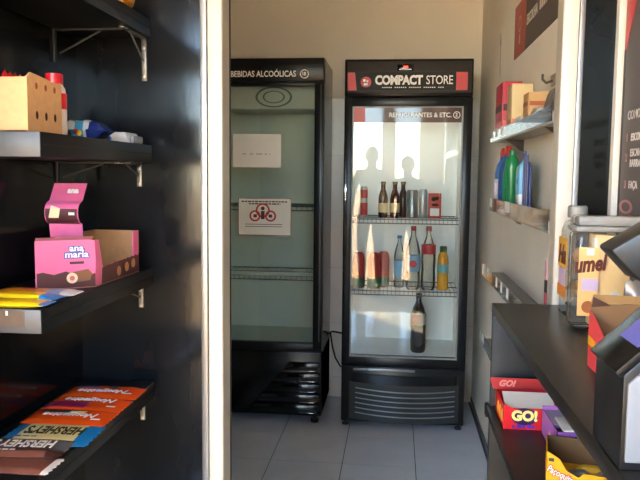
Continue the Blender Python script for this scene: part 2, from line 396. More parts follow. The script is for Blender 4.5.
# --- dim freezer beside it
ZX0, ZX1, ZY = -1.035, -0.385, 3.66
fz = thing('upright_freezer', 'black upright glass-door freezer, empty and unlit, with notices on the glass', 'freezer', (-0.71, 3.66, 0), 'upright glass-door coolers')
fridge_shell(fz, ZX0, ZX1, ZY + 0.04, 4.125, 0.05, 1.955, M_LINERG, 0.03, (0.44, 1.845))
zh = MB().box(ZX0, ZX1, ZY + 0.002, ZY + 0.06, 1.838, 1.955, 0.005).build('header', M_FBLACK, fz)
text('BEBIDAS ALCOÓLICAS', 0.043, (-0.532, ZY - 0.0005, 1.872), ROT_FRONT, M_WHITE, zh, bold=0.0007, align='RIGHT', sx=0.80)
disc(MB(), (-0.488, ZY - 0.0002, 1.872), 0.023, 'y', 0.0008, ri=0.019).build('number_ring', M_WHITE, zh)
text('18', 0.026, (-0.501, ZY - 0.0002, 1.872), ROT_FRONT, M_WHITE, zh, bold=0.0004, sx=0.8)
d2 = MB()
d2.box(ZX0, ZX0 + 0.05, ZY, ZY + 0.038, 0.405, 1.832, 0.004); d2.box(-0.434, ZX1, ZY, ZY + 0.038, 0.405, 1.832, 0.004)
d2.box(ZX0 + 0.046, -0.430, ZY, ZY + 0.038, 0.405, 0.450, 0.004); d2.box(ZX0 + 0.046, -0.430, ZY, ZY + 0.038, 1.812, 1.832, 0.004)
d2 = d2.build('door_frame', M_FBLACK, fz)
MB().box(-0.404, -0.397, ZY - 0.004, ZY + 0.002, 0.46, 1.82, 0.0015).build('edge_strip', mat('grey_strip', '#4a4d4e', 0.3, metal=0.4), d2)
MB().box(ZX0 + 0.05, -0.434, ZY + 0.012, ZY + 0.017, 0.450, 1.812).build('glass_pane', M_GLASSD, d2)
for zz in (0.80, 1.18):
    rack(fz, -0.998, -0.422, 3.75, 4.08, zz, 20)
MB().box(-0.998, -0.422, 3.742, 3.752, 0.800, 0.822, 0.002).build('shelf_edge', mat('pale_strip', '#b9bdb6', 0.4), fz)
fan = MB().box(-0.93, -0.43, 3.76, 4.08, 1.70, 1.84, 0.01).build('evaporator_cover', mat('evaporator_grey', '#c3c9c2', 0.5), fz)
m = MB(); disc(m, (0, 0, 0), 0.10, 'z', 0.012, 28, 0.088); disc(m, (0, 0, 0), 0.06, 'z', 0.012, 28, 0.052); m.bm.transform(Matrix.Translation((-0.666, 3.76, 1.765)) @ Matrix.Diagonal((1, 1, 0.55, 1)) @ Matrix.Rotation(PI / 2, 4, 'X'))
m.build('fan_guard', mat('guard_grey', '#6e746e', 0.5), fan)
zb = MB().box(ZX0, ZX1, ZY + 0.015, 4.125, 0.045, 0.400, 0.008).build('base_housing', M_FMETAL, fz)
gl = mat('gloss_black_plastic', '#0d0e10', 0.10)
for k in range(5):
    z = 0.345 - k * 0.058; xl = -0.56 - k * 0.048
    m = MB(); m.prism([(xl, z), (-0.392, z), (-0.398, z - 0.030), (-0.408, z - 0.044), (xl - 0.034, z - 0.044)], ZY - 0.012, ZY + 0.018, 'y', 0.006)
    lv = m.build('louvre', gl, zb)
    MB().box(-0.505, -0.412, ZY - 0.0135, ZY - 0.011, z - 0.040, z - 0.022, 0.001).build('slot', M_RUBBER, lv)
    MB().box(-0.500, -0.420, ZY - 0.0140, ZY - 0.010, z - 0.0435, z - 0.0405, 0.0005).build('bright_edge', M_CHROME, lv)
for x in (-1.0, -0.425):
    for y in (3.72, 4.08): MB().lathe([(0.022, 0), (0.022, 0.02), (0.012, 0.022), (0.012, 0.05)], (x, y, 0), 12).build('foot', M_RUBBER, fz)
# notices taped to the freezer door
nt_ = thing('paper_notice', 'blank-looking white paper sheet taped high on the freezer door', 'notice', (-0.735, 3.66, 1.386))
MB().box(-0.866, -0.609, 3.6575, 3.6585, 1.388, 1.563).build('sheet', M_PAPER, nt_)
for x, w in ((-0.815, 0.020), (-0.775, 0.018), (-0.742, 0.034), (-0.695, 0.012), (-0.672, 0.006)): MB().box(x, x + w, 3.6570, 3.6574, 1.455, 1.462).build('faint_mark', mat('faint_pencil', '#bdbab3', 0.8), nt_)
sg = thing('warning_sign', 'white warning sign with red trefoil emblem on the freezer door', 'sign', (-0.694, 3.66, 1.028))
MB().box(-0.838, -0.552, 3.6565, 3.6585, 1.028, 1.226).build('board', mat('cream_sign', '#ddd8cb', 0.6), sg)
m = MB()
for z, a, b in ((1.208, -0.82, -0.575), (1.196, -0.78, -0.61)): 
    x = a
    while x < b:
        w = random.uniform(0.010, 0.024); m.box(x, min(x + w, b), 3.6560, 3.6566, z - 0.0035, z + 0.0035); x += w + 0.004
for z in (1.088, 1.076):
    m.box(-0.80, -0.60, 3.6560, 3.6566, z - 0.002, z + 0.001)
m.build('small_print', M_DKGREY, sg)
em = MB()
for dx, dz, r in ((-0.042, 0.0, 0.030), (0.042, 0.0, 0.030), (0.0, 0.030, 0.038)): disc(em, (-0.705 + dx, 3.6558, 1.132 + dz), r, 'y', 0.001, ri=r - 0.009)
em.build('trefoil', M_RED, sg)
M_DRP = mat('dark_red_print', '#5b1a1c', 0.5)
disc(MB(), (-0.705, 3.6555, 1.172), 0.010, 'y', 0.001).build('pictogram_head', M_DRP, sg)
for a_, b_, c_, d_ in ((-0.715, -0.695, 1.115, 1.158), (-0.755, -0.737, 1.124, 1.140), (-0.673, -0.655, 1.124, 1.140)): MB().box(a_, b_, 3.655, 3.656, c_, d_).build('pictogram_mark', M_DRP, sg)
sb = MB(); 
sb.box(-0.838, -0.552, 3.6555, 3.6570, 1.028, 1.031); sb.box(-0.838, -0.552, 3.6555, 3.6570, 1.223, 1.226); sb.box(-0.838, -0.835, 3.6555, 3.6570, 1.028, 1.226); sb.box(-0.555, -0.552, 3.6555, 3.6570, 1.028, 1.226)
sb.build('border', mat('faded_red', '#8f4a44', 0.6), sg)
# power cord between the two
cd = MB().tube([(-0.383, 3.98, 0.435), (-0.36, 4.02, 0.44), (-0.32, 4.03, 0.432), (-0.282, 4.02, 0.425)], 0.005, 8).build('power_cord', M_RUBBER, None, (-0.33, 4.02, 0.1))
tag(cd, 'short black cord spanning the gap between freezer and fridge', 'cord', 'cords between the coolers')
cd = MB().tube([(-0.375, 4.05, 0.43), (-0.362, 4.06, 0.34), (-0.345, 4.07, 0.27), (-0.315, 4.07, 0.22), (-0.285, 4.06, 0.21)], 0.005, 8).build('power_cord', M_RUBBER, None, (-0.33, 4.06, 0.2))
tag(cd, 'black cord drooping low between freezer and fridge', 'cord', 'cords between the coolers')

# ------------------------------------------------------------------ drinks in the fridge
Z1, Z2, Z3 = 1.1245, 0.7395, 0.396
def bottle(name, label, x, y, z, prof, m, cap=None, capm=None, lab=None, labm=None, seg=18, cat='bottle', group=None, logo=None):
    t = thing(name, label, cat, (x, y, z), group)
    MB().lathe(prof, (x, y, z), seg).build('body', m, t)
    if cap: MB().lathe([(cap[0], cap[1]), (cap[0], cap[2]), (cap[0] * 0.9, cap[2] + 0.001)], (x, y, z), 14).build('cap', capm, t)
    if lab: MB().lathe([(lab[0], lab[1]), (lab[0], lab[2])], (x, y, z), seg).build('wrap_label', labm, t)
    if logo:
        disc(MB(), (x, y - lab[0] - 0.0015, z + (lab[1] + lab[2]) / 2), logo[0], 'y', 0.002).build('logo', logo[1], t)
    return t
PB = [(0.030, 0), (0.036, 0.012), (0.037, 0.06), (0.035, 0.10), (0.037, 0.15), (0.036, 0.19), (0.026, 0.235), (0.013, 0.27), (0.012, 0.30)]
def sc_(prof, kr, kz): return [(r * kr, z * kz) for r, z in prof]
beer = [(0.022, 0), (0.0255, 0.006), (0.0255, 0.095), (0.021, 0.118), (0.012, 0.140), (0.0115, 0.170)]
M_BROWN = mat('brown_glass', '#3a1c12', 0.1, spec=0.6)
t = bottle('soda_can', 'slim red and silver soda can on the top fridge shelf', -0.176, 3.80, Z1, [(0.016, 0), (0.0195, 0.006), (0.0195, 0.158), (0.016, 0.168)], mat('can_silver', '#b9b4ae', 0.3, metal=0.6), lab=(0.0198, 0.015, 0.080), labm=M_RED, cat='can')
MB().lathe([(0.0199, 0.105), (0.0199, 0.150)], (-0.176, 3.80, Z1), 16).build('red_band', M_RED, t)
for k, x in enumerate((-0.073, -0.010)):
    bottle('brown_bottle', ['small brown bottle with cream label, beside the slim red can', 'small brown bottle with cream label, between two other brown bottles'][k], x, 3.80, Z1, sc_(beer, 1, 1.1), M_BROWN, (0.0135, 0.180, 0.194), mat('gold_cap', '#8b6b33', 0.4, metal=0.5), (0.0262, 0.030, 0.080), mat('cream_label', '#cdb98a', 0.6), group='brown bottles in the fridge')
for k, x in enumerate((0.040, )):
    bottle('brown_bottle', 'small unlabelled brown bottle behind the two labelled ones', x - 0.005, 3.90, Z1, sc_(beer, 0.95, 1.1), M_BROWN, (0.0135, 0.180, 0.194), mat('gold_cap', '#8b6b33'))
bottle('aluminium_can', 'plain silver can beside the small brown bottles', 0.083, 3.81, Z1, [(0.026, 0), (0.032, 0.008), (0.032, 0.140), (0.026, 0.152)], mat('brushed_can', '#9aa09f', 0.35, metal=0.7), cat='can')
bottle('aluminium_can', 'slim pale silver can next to the red drink carton', 0.142, 3.83, Z1, [(0.018, 0), (0.0225, 0.008), (0.0225, 0.145), (0.018, 0.155)], mat('pale_can', '#b4bbb9', 0.35, metal=0.5), cat='can')
jc = thing('drink_carton', 'small red and white drink carton at the end of the top fridge shelf', 'carton', (0.20, 3.80, Z1))
MB().box(0.168, 0.236, 3.775, 3.825, Z1, Z1 + 0.135, 0.003).build('body', mat('carton_red', '#b8402f', 0.5), jc)
MB().prism([(0.168, Z1 + 0.135), (0.236, Z1 + 0.135), (0.232, Z1 + 0.152), (0.172, Z1 + 0.152)], 3.79, 3.81, 'y').build('gable_top', M_PAPER, jc)
MB().box(0.178, 0.226, 3.7735, 3.775, Z1 + 0.015, Z1 + 0.055).build('white_panel', M_PAPER, jc)
m = MB(); disc(m, (0.195, 3.7735, Z1 + 0.105), 0.012, 'y', 0.001); disc(m, (0.213, 3.7735, Z1 + 0.108), 0.010, 'y', 0.001); m.box(0.185, 0.220, 3.773, 3.774, Z1 + 0.068, Z1 + 0.080); m.build('black_print', M_HOLE, jc)
# second shelf
for k, (x, y) in enumerate(((-0.200, 3.80), (-0.118, 3.80), (-0.066, 3.852))):
    t = bottle('soda_bottle', ['squat red soda bottle with green base, standing apart by the door handle side', 'squat red soda bottle with green base, in front of its twin', 'squat red soda bottle with green base, half hidden behind its twin'][k], x, y, Z2, [(0.030, 0), (0.034, 0.01), (0.033, 0.09), (0.034, 0.15), (0.028, 0.185), (0.020, 0.195)], mat('soda_red', '#a8312c', 0.3), lab=(0.0345, 0.004, 0.060), labm=mat('soda_green', '#1d5c34', 0.35), cat='bottle', group='red and green soda bottles')
bottle('water_bottle', 'clear bottle with pale blue label half hidden behind the larger one', 0.020, 3.85, Z2, sc_(PB, 0.8, 0.92), M_PET, (0.013, 0.27, 0.285), mat('cap_blue', '#3f73b5', 0.4), (0.0305, 0.06, 0.15), mat('label_sky', '#86b7d2', 0.5))
bottle('water_bottle', 'tall clear bottle with blue label and round red logo on the middle shelf', 0.094, 3.79, Z2, sc_(PB, 1.05, 1.08), M_PET, (0.0145, 0.318, 0.342), mat('cap_red', '#b53530', 0.4), (0.0395, 0.10, 0.185), mat('label_blue', '#7fa9c9', 0.5), logo=(0.020, M_RED))
bottle('water_bottle', 'tall clear bottle with red neck label on the middle shelf', 0.176, 3.79, Z2, sc_(PB, 1.05, 1.08), M_PET, (0.0145, 0.318, 0.342), mat('cap_pink', '#c2605a', 0.4), (0.0385, 0.195, 0.245), mat('label_red', '#b03434', 0.45))
bottle('juice_bottle', 'orange juice bottle with dark green cap on the middle shelf', 0.255, 3.80, Z2, [(0.026, 0), (0.030, 0.01), (0.030, 0.05), (0.027, 0.10), (0.030, 0.15), (0.027, 0.18), (0.017, 0.205)], mat('orange_juice', '#d99a2b', 0.25), (0.019, 0.205, 0.235), mat('cap_green', '#2f4f2f', 0.5), (0.0305, 0.095, 0.140), mat('label_teal', '#6fa6a8', 0.5))
# fridge floor
t = bottle('cola_bottle', 'large dark cola bottle with red and white label on the fridge floor', 0.130, 3.79, Z3, sc_(PB, 1.15, 1.03), mat('cola_dark', '#140b0a', 0.12, spec=0.6), (0.017, 0.300, 0.322), mat('cap_dark', '#1c1516', 0.4), (0.0435, 0.155, 0.215), mat('label_silver', '#8b8c90', 0.4), seg=24)
disc(MB(), (0.113, 3.79 - 0.0435, Z3 + 0.185), 0.020, 'y', 0.003).build('red_roundel', M_RED, t)

# ------------------------------------------------------------------ black shelves in the niche
SX0, SX1, SYN, SYF = -0.799, -0.608, 1.138, 1.699
M_STEEL = mat('worn_steel', '#8d8a84', 0.4, metal=0.7, noise=0.3, nscale=60)
M_BOLT = mat('bolt_zinc', '#b7b3aa', 0.35, metal=0.8)
def wall_bracket(t, y, z, x1=-0.615, leg=0.075):
    m = MB(); m.box(-0.7995, -0.7935, y - 0.006, y + 0.006, z - leg, z, 0.001); m.box(-0.7935, x1, y - 0.006, y + 0.006, z - 0.005, z - 0.0002, 0.001)
    m.tube([(-0.785, y, z - leg * 0.75), (-0.685, y, z - 0.006)], 0.0022, 6)
    m.build('bracket', mat('grey_bracket', '#3c3d40', 0.5, metal=0.3), t)
def back_bracket(t, x, z, leg=0.105, arm=0.14):
    m = MB(); m.box(x - 0.006, x + 0.006, 1.694, 1.6995, z - leg, z, 0.001); m.box(x - 0.006, x + 0.006, 1.694 - arm, 1.694, z - 0.005, z - 0.0002, 0.001)
    m.tube([(x, 1.692, z - leg * 0.55), (x, 1.694 - arm * 0.6, z - 0.006)], 0.0022, 6)
    b = m.build('bracket', M_STEEL, t)
    for dz in (0.25, 0.9): 
        mm = MB(); mm.lathe([(0.0045, 0), (0.0045, 0.003), (0.002, 0.004)], (0, 0, 0), 10); mm.bm.transform(Matrix.Translation((x, 1.694, z - leg * dz)) @ Matrix.Rotation(PI / 2, 4, 'X')); mm.build('bolt', M_BOLT, b)
def shelf(z, label, yn=SYN, th=0.043):
    t = thing('wall_shelf', label, 'shelf', (-0.70, 1.42, z - th), 'black shelves in the niche')
    bd = MB().box(SX0, SX1, yn + 0.003, SYF, z - th, z, 0.0015).build('board', M_SHELF, t)
    MB().box(SX0, SX1, yn, yn + 0.003, z - th, z, 0.001).build('lit_end_face', M_SHELFEND, bd)  # near end face in lighter grey, standing for the light that falls on it
    MB().box(SX1 - 0.0005, SX1 + 0.0008, yn + 0.01, SYF, z - th * 0.52, z - th * 0.48).build('edge_groove', M_RUBBER, bd)
    return t
s1 = shelf(1.725, 'topmost black wall shelf, above the cardboard box, seen from below', 1.0)
s2 = shelf(1.420, 'black wall shelf carrying the plain cardboard box', 1.147)
s3 = shelf(1.113, 'black wall shelf carrying the pink cake box', 1.134, 0.042)
s4 = shelf(0.820, 'lowest black wall shelf, carrying the chocolate bars', 1.02)
wall_bracket(s1, 1.583, 1.682); wall_bracket(s1, 1.20, 1.682); back_bracket(s1, -0.624, 1.682)
for s_, z in ((s2, 1.377), (s3, 1.071)):
    wall_bracket(s_, 1.583, z, leg=0.05); back_bracket(s_, -0.640, z, 0.06)
wall_bracket(s4, 1.583, 0.777); back_bracket(s4, -0.640, 0.777, 0.06)
MB().box(-0.740, -0.638, 1.1334, 1.1342, 1.082, 1.111).build('brown_tape', mat('brown_tape', '#5a4738', 0.5, noise=0.2, nscale=40), s3)
for x, w, h in ((-0.706, 0.004, 0.012), (-0.672, 0.004, 0.008), (-0.716, 0.022, 0.002)): MB().box(x, x + w, 1.1330, 1.1336, 1.110 - h, 1.110).build('tape_scrap', M_PAPER, s3)

# --- on the shelf at eye level
Z = 1.420
kb = thing('cardboard_box', 'open kraft cardboard box with oval holes on the upper shelf', 'box', (-0.70, 1.215, Z))
bx = MB(); a = 0.003; X0, X1, Y0, Y1, H = -0.785, -0.636, 1.160, 1.285, 0.094
bx.box(X0, X1, Y0, Y1, Z, Z + a); bx.box(X0, X1, Y0, Y0 + a, Z, Z + H); bx.box(X0, X1, Y1 - a, Y1, Z, Z + H)
bx.box(X0, X0 + a, Y0, Y1, Z, Z + H)
bx.prism([(Y0 + 0.001, Z), (Y1 - 0.001, Z), (Y1 - 0.001, Z + H + 0.004), (Y1 - 0.02, Z + H + 0.001), (Y0 + 0.03, Z + H + 0.008), (Y0 + 0.012, Z + H + 0.009), (Y0 + 0.001, Z + H)], X1 - a, X1 + 0.0002, 'x')
kbody = bx.build('body', M_KRAFT, kb)
for k in range(3):
    y = Y0 + 0.032 + k * 0.033
    for z, hh, mm_ in ((Z + 0.031, 0.0075, M_HOLE), (Z + 0.082, 0.006, mat('hole_red', '#a04a32', 0.7))):
        m = MB(); disc(m, (0, 0, 0), 1.0, 'x', 0.0006, 14); m.bm.transform(Matrix.Translation((X1 + 0.0004, y, z)) @ Matrix.Diagonal((1, 0.0042, hh, 1))); m.build('hole', mm_, kbody)
M_REDP = mat('red_wrapper', '#d0222c', 0.3, noise=0.1, nscale=40)
for k, (x, lab) in enumerate(((-0.75, 'red snack pouch in the cardboard box, beside its back corner'), (-0.692, 'red snack pouch in the cardboard box, next to the holed side'))):
    o = MB().pillow(0.052, 0.085, 0.028, bands=(), mtx=Matrix.Translation((x, 1.205 + 0.018 * k, Z + 0.004)) @ Matrix.Rotation(PI / 2, 4, 'Y') @ Matrix.Translation((-0.050, 0, -0.014)) @ Matrix.Diagonal((1.85, 1, 1, 1))).build('snack_pouch', M_REDP, None, (x, 1.205, Z))
    tag(o, lab, 'snack', 'red pouches in the cardboard box')
cb = bottle('sauce_bottle', 'red and white bottle behind the cardboard box', -0.663, 1.3115, Z, [(0.020, 0), (0.0225, 0.004), (0.0225, 0.05), (0.021, 0.062), (0.0225, 0.075), (0.020, 0.092), (0.015, 0.100)], mat('bottle_white', '#e2ddda', 0.35), (0.0165, 0.100, 0.119), M_REDP, (0.0229, 0.052, 0.082), M_REDP)
sp = thing('snack_bag', 'dark blue snack bag with colourful print on the upper shelf', 'snack', (-0.672, 1.45, Z))
M_NAVY = mat('navy_foil', '#1b2d6e', 0.25, bump=0.3, bscale=60)
MB().pillow(0.118, 0.080, 0.040, mtx=Matrix.Translation((-0.676, 1.45, Z)) @ Matrix.Rotation(0.10, 4, 'Z'), wob=0.004, bands=((-0.3, 0.45, -1.1, 0.1), (0.0, 0.3, -1.1, -0.2))).build('wrapper', [M_NAVY, mat('print_white', '#cfd6de', 0.35), mat('print_sky', '#3f9bd0', 0.35)], sp)
for k, (x, c_, r) in enumerate(((-0.690, '#ecebe2', 0.011), (-0.676, '#3fa0d8', 0.008), (-0.668, '#e2452f', 0.006), (-0.660, '#f0c530', 0.006), (-0.700, '#b8bd7a', 0.007), (-0.682, '#e88a28', 0.006))):
    m = MB(); disc(m, (0, 0, 0), r, 'y', 0.001, 12); m.bm.transform(Matrix.Translation((x, 1.4085, Z + 0.016 - 0.003 * (k % 2)))); m.build('printed_dot', mat('dot_%d' % k, c_, 0.4), sp)
wp = thing('snack_bag', 'flat white snack pack with a small colour print near the partition', 'snack', (-0.66, 1.62, Z))
MB().prism([(-0.716, Z), (-0.622, Z), (-0.630, Z + 0.026), (-0.708, Z + 0.026)], 1.582, 1.660, 'y', 0.004).build('wrapper', mat('white_foil', '#d9dcdf', 0.35), wp)
MB().box(-0.622, -0.612, 1.59, 1.65, Z, Z + 0.018, 0.003).build('crimped_end', mat('grey_foil', '#7f8894', 0.35), wp)
for x, c_ in ((-0.678, '#e2632f'), (-0.668, '#3f78c8')): 
    m = MB(); disc(m, (x, 1.5815, Z + 0.011), 0.0055, 'y', 0.001, 12); m.build('printed_dot', mat('wdot_' + c_, c_, 0.4), wp)
# orange bag on the topmost shelf
ob = thing('snack_bag', 'orange-yellow snack bag standing on the topmost shelf', 'snack', (-0.655, 1.62, 1.725))
MB().pillow(0.15, 0.075, 0.05, mtx=Matrix.Translation((-0.640, 1.600, 1.725)) @ Matrix.Rotation(-PI / 2, 4, 'Y') @ Matrix.Translation((0.0765, 0, -0.025)), wob=0.003, bands=((-0.2, 0.5, -1, 1),)).build('wrapper', [mat('orange_foil', '#d8901e', 0.3, bump=0.3, bscale=50), mat('yellow_foil', '#e8b52c', 0.3)], ob)

# --- pink cake box shelf
Z = 1.113
M_PINK = mat('pink_card', '#ea6f9f', 0.5, noise=0.03, nscale=60)
M_CHOC = mat('chocolate_print', '#55292b', 0.5)
pk = thing('cake_box', 'pink and brown display box of filled cakes on the middle shelf', 'box', (-0.67, 1.47, Z))
FLc, FRc, BRc, BLc = Vector((-0.718, 1.322)), Vector((-0.622, 1.388)), Vector((-0.620, 1.632)), Vector((-0.735, 1.632))
def wallpanel(A, B, prof, m, name, parent, th=0.0025, off=0.0):
    # prof: list of (s along A->B in metres, height above Z); panel thickness th to the inside (left of A->B)
    d = (B - A).normalized(); n = Vector((-d.y, d.x)); b = bmesh.new(); F = []; K = []
    for s_, h in prof:
        q = A + d * s_ - n * off; F.append(b.verts.new((q.x, q.y, Z + h))); q2 = q + n * th; K.append(b.verts.new((q2.x, q2.y, Z + h)))
    b.faces.new(F); b.faces.new(K[::-1]); k = len(prof)
    for i in range(k): b.faces.new((F[i], K[i], K[(i + 1) % k], F[(i + 1) % k]))
    bmesh.ops.recalc_face_normals(b, faces=b.faces); mm = MB(); mm._merge(b); return mm.build(name, m, parent, flat=True)
LF = (FRc - FLc).length; LS = (BRc - FRc).length
fp = wallpanel(FLc, FRc, [(0, 0.001), (LF, 0.001), (LF + 0.001, 0.055), (LF, 0.098), (LF - 0.012, 0.100), (0.002, 0.100)], M_PINK, 'front_panel', pk)
br = [(0.002, 0.002), (LF, 0.002), (LF, 0.030), (LF * 0.86, 0.024), (LF * 0.7, 0.026), (LF * 0.5, 0.036), (LF * 0.3, 0.030), (LF * 0.12, 0.036), (0.002, 0.034)]
wallpanel(FLc, FRc, br, M_CHOC, 'chocolate_base', fp, 0.0006, 0.0007)
sc_e = [(0.002 + k * LF / 12, 0.100 - (0.004 if k % 2 else 0.0)) for k in range(12)]
wallpanel(FLc, FRc, [(0.002, 0.106), ] + [(LF - 0.002, 0.106)] + sc_e[::-1], mat('brown_edge', '#8e4a52', 0.6), 'scalloped_edge', fp, 0.002, -0.001)
sidep = [(0, 0.001), (LS, 0.001), (LS, 0.100), (LS - 0.035, 0.100), (LS - 0.035, 0.045)]
for k in range(9): sidep.append((LS - 0.042 - k * 0.016, 0.042 if k % 2 else 0.036))
sidep += [(0.040, 0.034), (0.032, 0.058), (0.020, 0.098), (0, 0.098)]
sp_ = wallpanel(FRc, BRc, sidep, M_PINK, 'side_panel', pk)
lowp = [(0.030, 0.002), (LS - 0.002, 0.002), (LS - 0.002, 0.046)] + [(LS - 0.010 - k * 0.012, 0.046 if k % 2 else 0.040) for k in range(int((LS - 0.05) / 0.012))] + [(0.034, 0.036)]
lowp = [(s_, min(h, 0.0355 + 0.010 * (s_ / LS))) for s_, h in lowp]
wallpanel(FRc, BRc, lowp, M_CHOC, 'chocolate_base', sp_, 0.0006, 0.0007)
for s_, h in ((0.12, 0.018), (0.165, 0.022), (0.205, 0.026)):
    d = (BRc - FRc).normalized(); q = FRc + d * s_
    m = MB(); disc(m, (0, 0, 0), 0.011, 'x', 0.0008, 14); m.bm.transform(Matrix.Translation((q.x + 0.0014, q.y, Z + h))); m.build('cake_picture', mat('cake_tan', '#b9835a', 0.6), sp_)
wallpanel(BRc, BLc, [(0, 0.001), ((BLc - BRc).length, 0.001), ((BLc - BRc).length, 0.100), (0, 0.100)], M_KRAFTIN, 'back_panel', pk)
wallpanel(BLc, FLc, [(0, 0.001), ((FLc - BLc).length, 0.001), ((FLc - BLc).length, 0.100), (0, 0.100)], M_PINK, 'side_panel', pk)
MB().prism([tuple(FLc + Vector((0.004, 0.004))), tuple(BLc + Vector((0.004, 0))), tuple(BLc + Vector((0.005, 0))), tuple(FLc + Vector((0.005, 0.004)))], Z + 0.003, Z + 0.099, 'z').build('inner_side', M_KRAFTIN, pk)
MB().prism([tuple(FLc), tuple(FRc), tuple(BRc), tuple(BLc)], Z, Z + 0.002, 'z').build('bottom_panel', M_KRAFTIN, pk)
dF = (FRc - FLc).normalized(); ROT_PK = Matrix.Rotation(math.atan2(dF.y, dF.x), 4, 'Z') @ ROT_FRONT
def onfront(s_, h, off=0.0012):
    q = FLc + dF * s_; n = Vector((dF.y, -dF.x)) * off; return (q.x + n.x, q.y + n.y, Z + h)
M_LOGO = mat('logo_blue', '#2f58b8', 0.5)
for body, h in (('ana', 0.083), ('maria', 0.070)):
    text(body, 0.019, onfront(0.080, h, 0.0012), ROT_PK, M_LOGO, fp, bold=0.0022, align='CENTER', sx=1.1)
    text(body, 0.019, onfront(0.080, h, 0.0020), ROT_PK, M_WHITE, fp, bold=0.0004, align='CENTER', sx=1.1)
m = MB().box(-0.014, 0.014, -0.0004, 0.0004, -0.0025, 0.0025, mtx=Matrix.Translation(onfront(0.080, 0.053)) @ Matrix.Rotation(math.atan2(dF.y, dF.x), 4, 'Z')); m.build('flavour_strip', M_CHOC, fp)
m = MB(); m.prism([(0.0, -0.010), (0.036, -0.006), (0.040, 0.008), (0.032, 0.017), (0.002, 0.012)], -0.0005, 0.0005, 'y', mtx=Matrix.Translation(onfront(0.070, 0.022, 0.0018)) @ Matrix.Rotation(math.atan2(dF.y, dF.x), 4, 'Z')); m.build('cake_roll_picture', mat('cake_brown', '#8a5a3a', 0.6), fp)
m = MB(); disc(m, (0, 0, 0), 0.011, 'y', 0.001, 18); m.bm.transform(Matrix.Translation(onfront(0.070, 0.022, 0.0030)) @ Matrix.Rotation(math.atan2(dF.y, dF.x), 4, 'Z')); m.build('cake_slice_picture', mat('cake_cream', '#f0d9b0', 0.6), fp)
m = MB(); disc(m, (0, 0, 0), 0.005, 'y', 0.001, 14); m.bm.transform(Matrix.Translation(onfront(0.070, 0.022, 0.0040)) @ Matrix.Rotation(math.atan2(dF.y, dF.x), 4, 'Z')); m.build('cake_filling_picture', mat('cake_pink', '#d9707e', 0.6), fp)
# raised header card of the box
hx0, hx1, hy = -0.742, -0.668, 1.430
hc = MB(); 
n = 8; rows = []
for k in range(n + 1):
    a_ = k / n * PI; z = Z + 0.128 + 0.024 * (1 - math.cos(a_)) - 0.0; y = hy - 0.020 * math.sin(a_); rows.append((y, z))
rows = [(hy + 0.004, Z + 0.098), (hy, Z + 0.126)] + rows + [(hy + 0.004, Z + 0.178), (hy + 0.028, Z + 0.214)]
prof = rows + [(y + 0.002, z + 0.0006) for y, z in rows[::-1]]
hc.prism(prof, hx0, hx1, 'x')
hcard = hc.build('header_card', M_PINK, pk)
lo_ = [(y - 0.0006, z) for y, z in rows[2:8]]
MB().prism(lo_ + [(y + 0.0005, z) for y, z in lo_[::-1]], hx0 + 0.002, hx1 - 0.002, 'x').build('chocolate_base', M_CHOC, hcard)
text('ana', 0.018, (-0.692, hy + 0.0125, Z + 0.199), Matrix.Rotation(-0.55, 4, 'X') @ ROT_FRONT, M_WHITE, hcard, bold=0.001, align='CENTER')
m = MB().prism([(-0.732, 0), (-0.710, 0), (-0.706, 0.020), (-0.726, 0.026)], -0.0005, 0.0005, 'y', mtx=Matrix.Translation((0, hy - 0.0215, Z + 0.142))); m.build('cake_roll_picture', mat('cake_cream', '#f0d9b0'), hcard)
MB().box(-0.688, -0.675, hy - 0.0212, hy - 0.0200, Z + 0.148, Z + 0.154).build('flavour_strip', M_PAPER, hcard)
# flat candy bars in front of the cake box
def bar(name, label, cat, x, y, z, w, l, h, mats, bands=(), rz=0.0, group=None, ry=0.0):
    t = thing(name, label, cat, (x, y, z), group)
    MB().pillow(w, l, h, mtx=Matrix.Translation((x, y, z)), bands=bands).build('wrapper', mats, t)
    t.rotation_euler = (0, ry, rz)
    return t
M_YEL = mat('yellow_foil_wrap', '#f4cf1c', 0.28, noise=0.05, nscale=30)
M_BLUE = mat('blue_foil_wrap', '#1f86d0', 0.28)
M_ORG = mat('orange_foil_wrap', '#f2581a', 0.26)
M_ORGY = mat('amber_foil_wrap', '#e8902a', 0.3)
bar('candy_bar', 'yellow candy bar lying flat at the edge of the pink box shelf, undermost', 'candy', -0.697, 1.165, Z, 0.175, 0.050, 0.011, [M_YEL, M_BLUE, M_ORGY], ((0.86, 1.2, -1, 1), (-1, 0.6, 0.6, 1.1)), 0.03, 'yellow candy bars')
bar('candy_bar', 'yellow candy bar resting on the rear edge of another yellow bar', 'candy', -0.700, 1.212, Z, 0.170, 0.046, 0.016, [M_YEL, M_BLUE], ((0.7, 1.2, -1, 1),), -0.02, 'yellow candy bars')
t = bar('candy_bar', 'multicoloured orange and white candy bar right before the pink box', 'candy', -0.690, 1.270, Z, 0.165, 0.055, 0.012, [M_ORGY, mat('pale_blue_foil', '#8fb4d8', 0.3), mat('white_foil', '#d9dcdf'), M_RED], ((0.35, 0.75, -1, 1), (0.75, 1.2, -1, 1), (-0.4, 0.0, 0.2, 1.1)), 0.05, 'yellow candy bars')

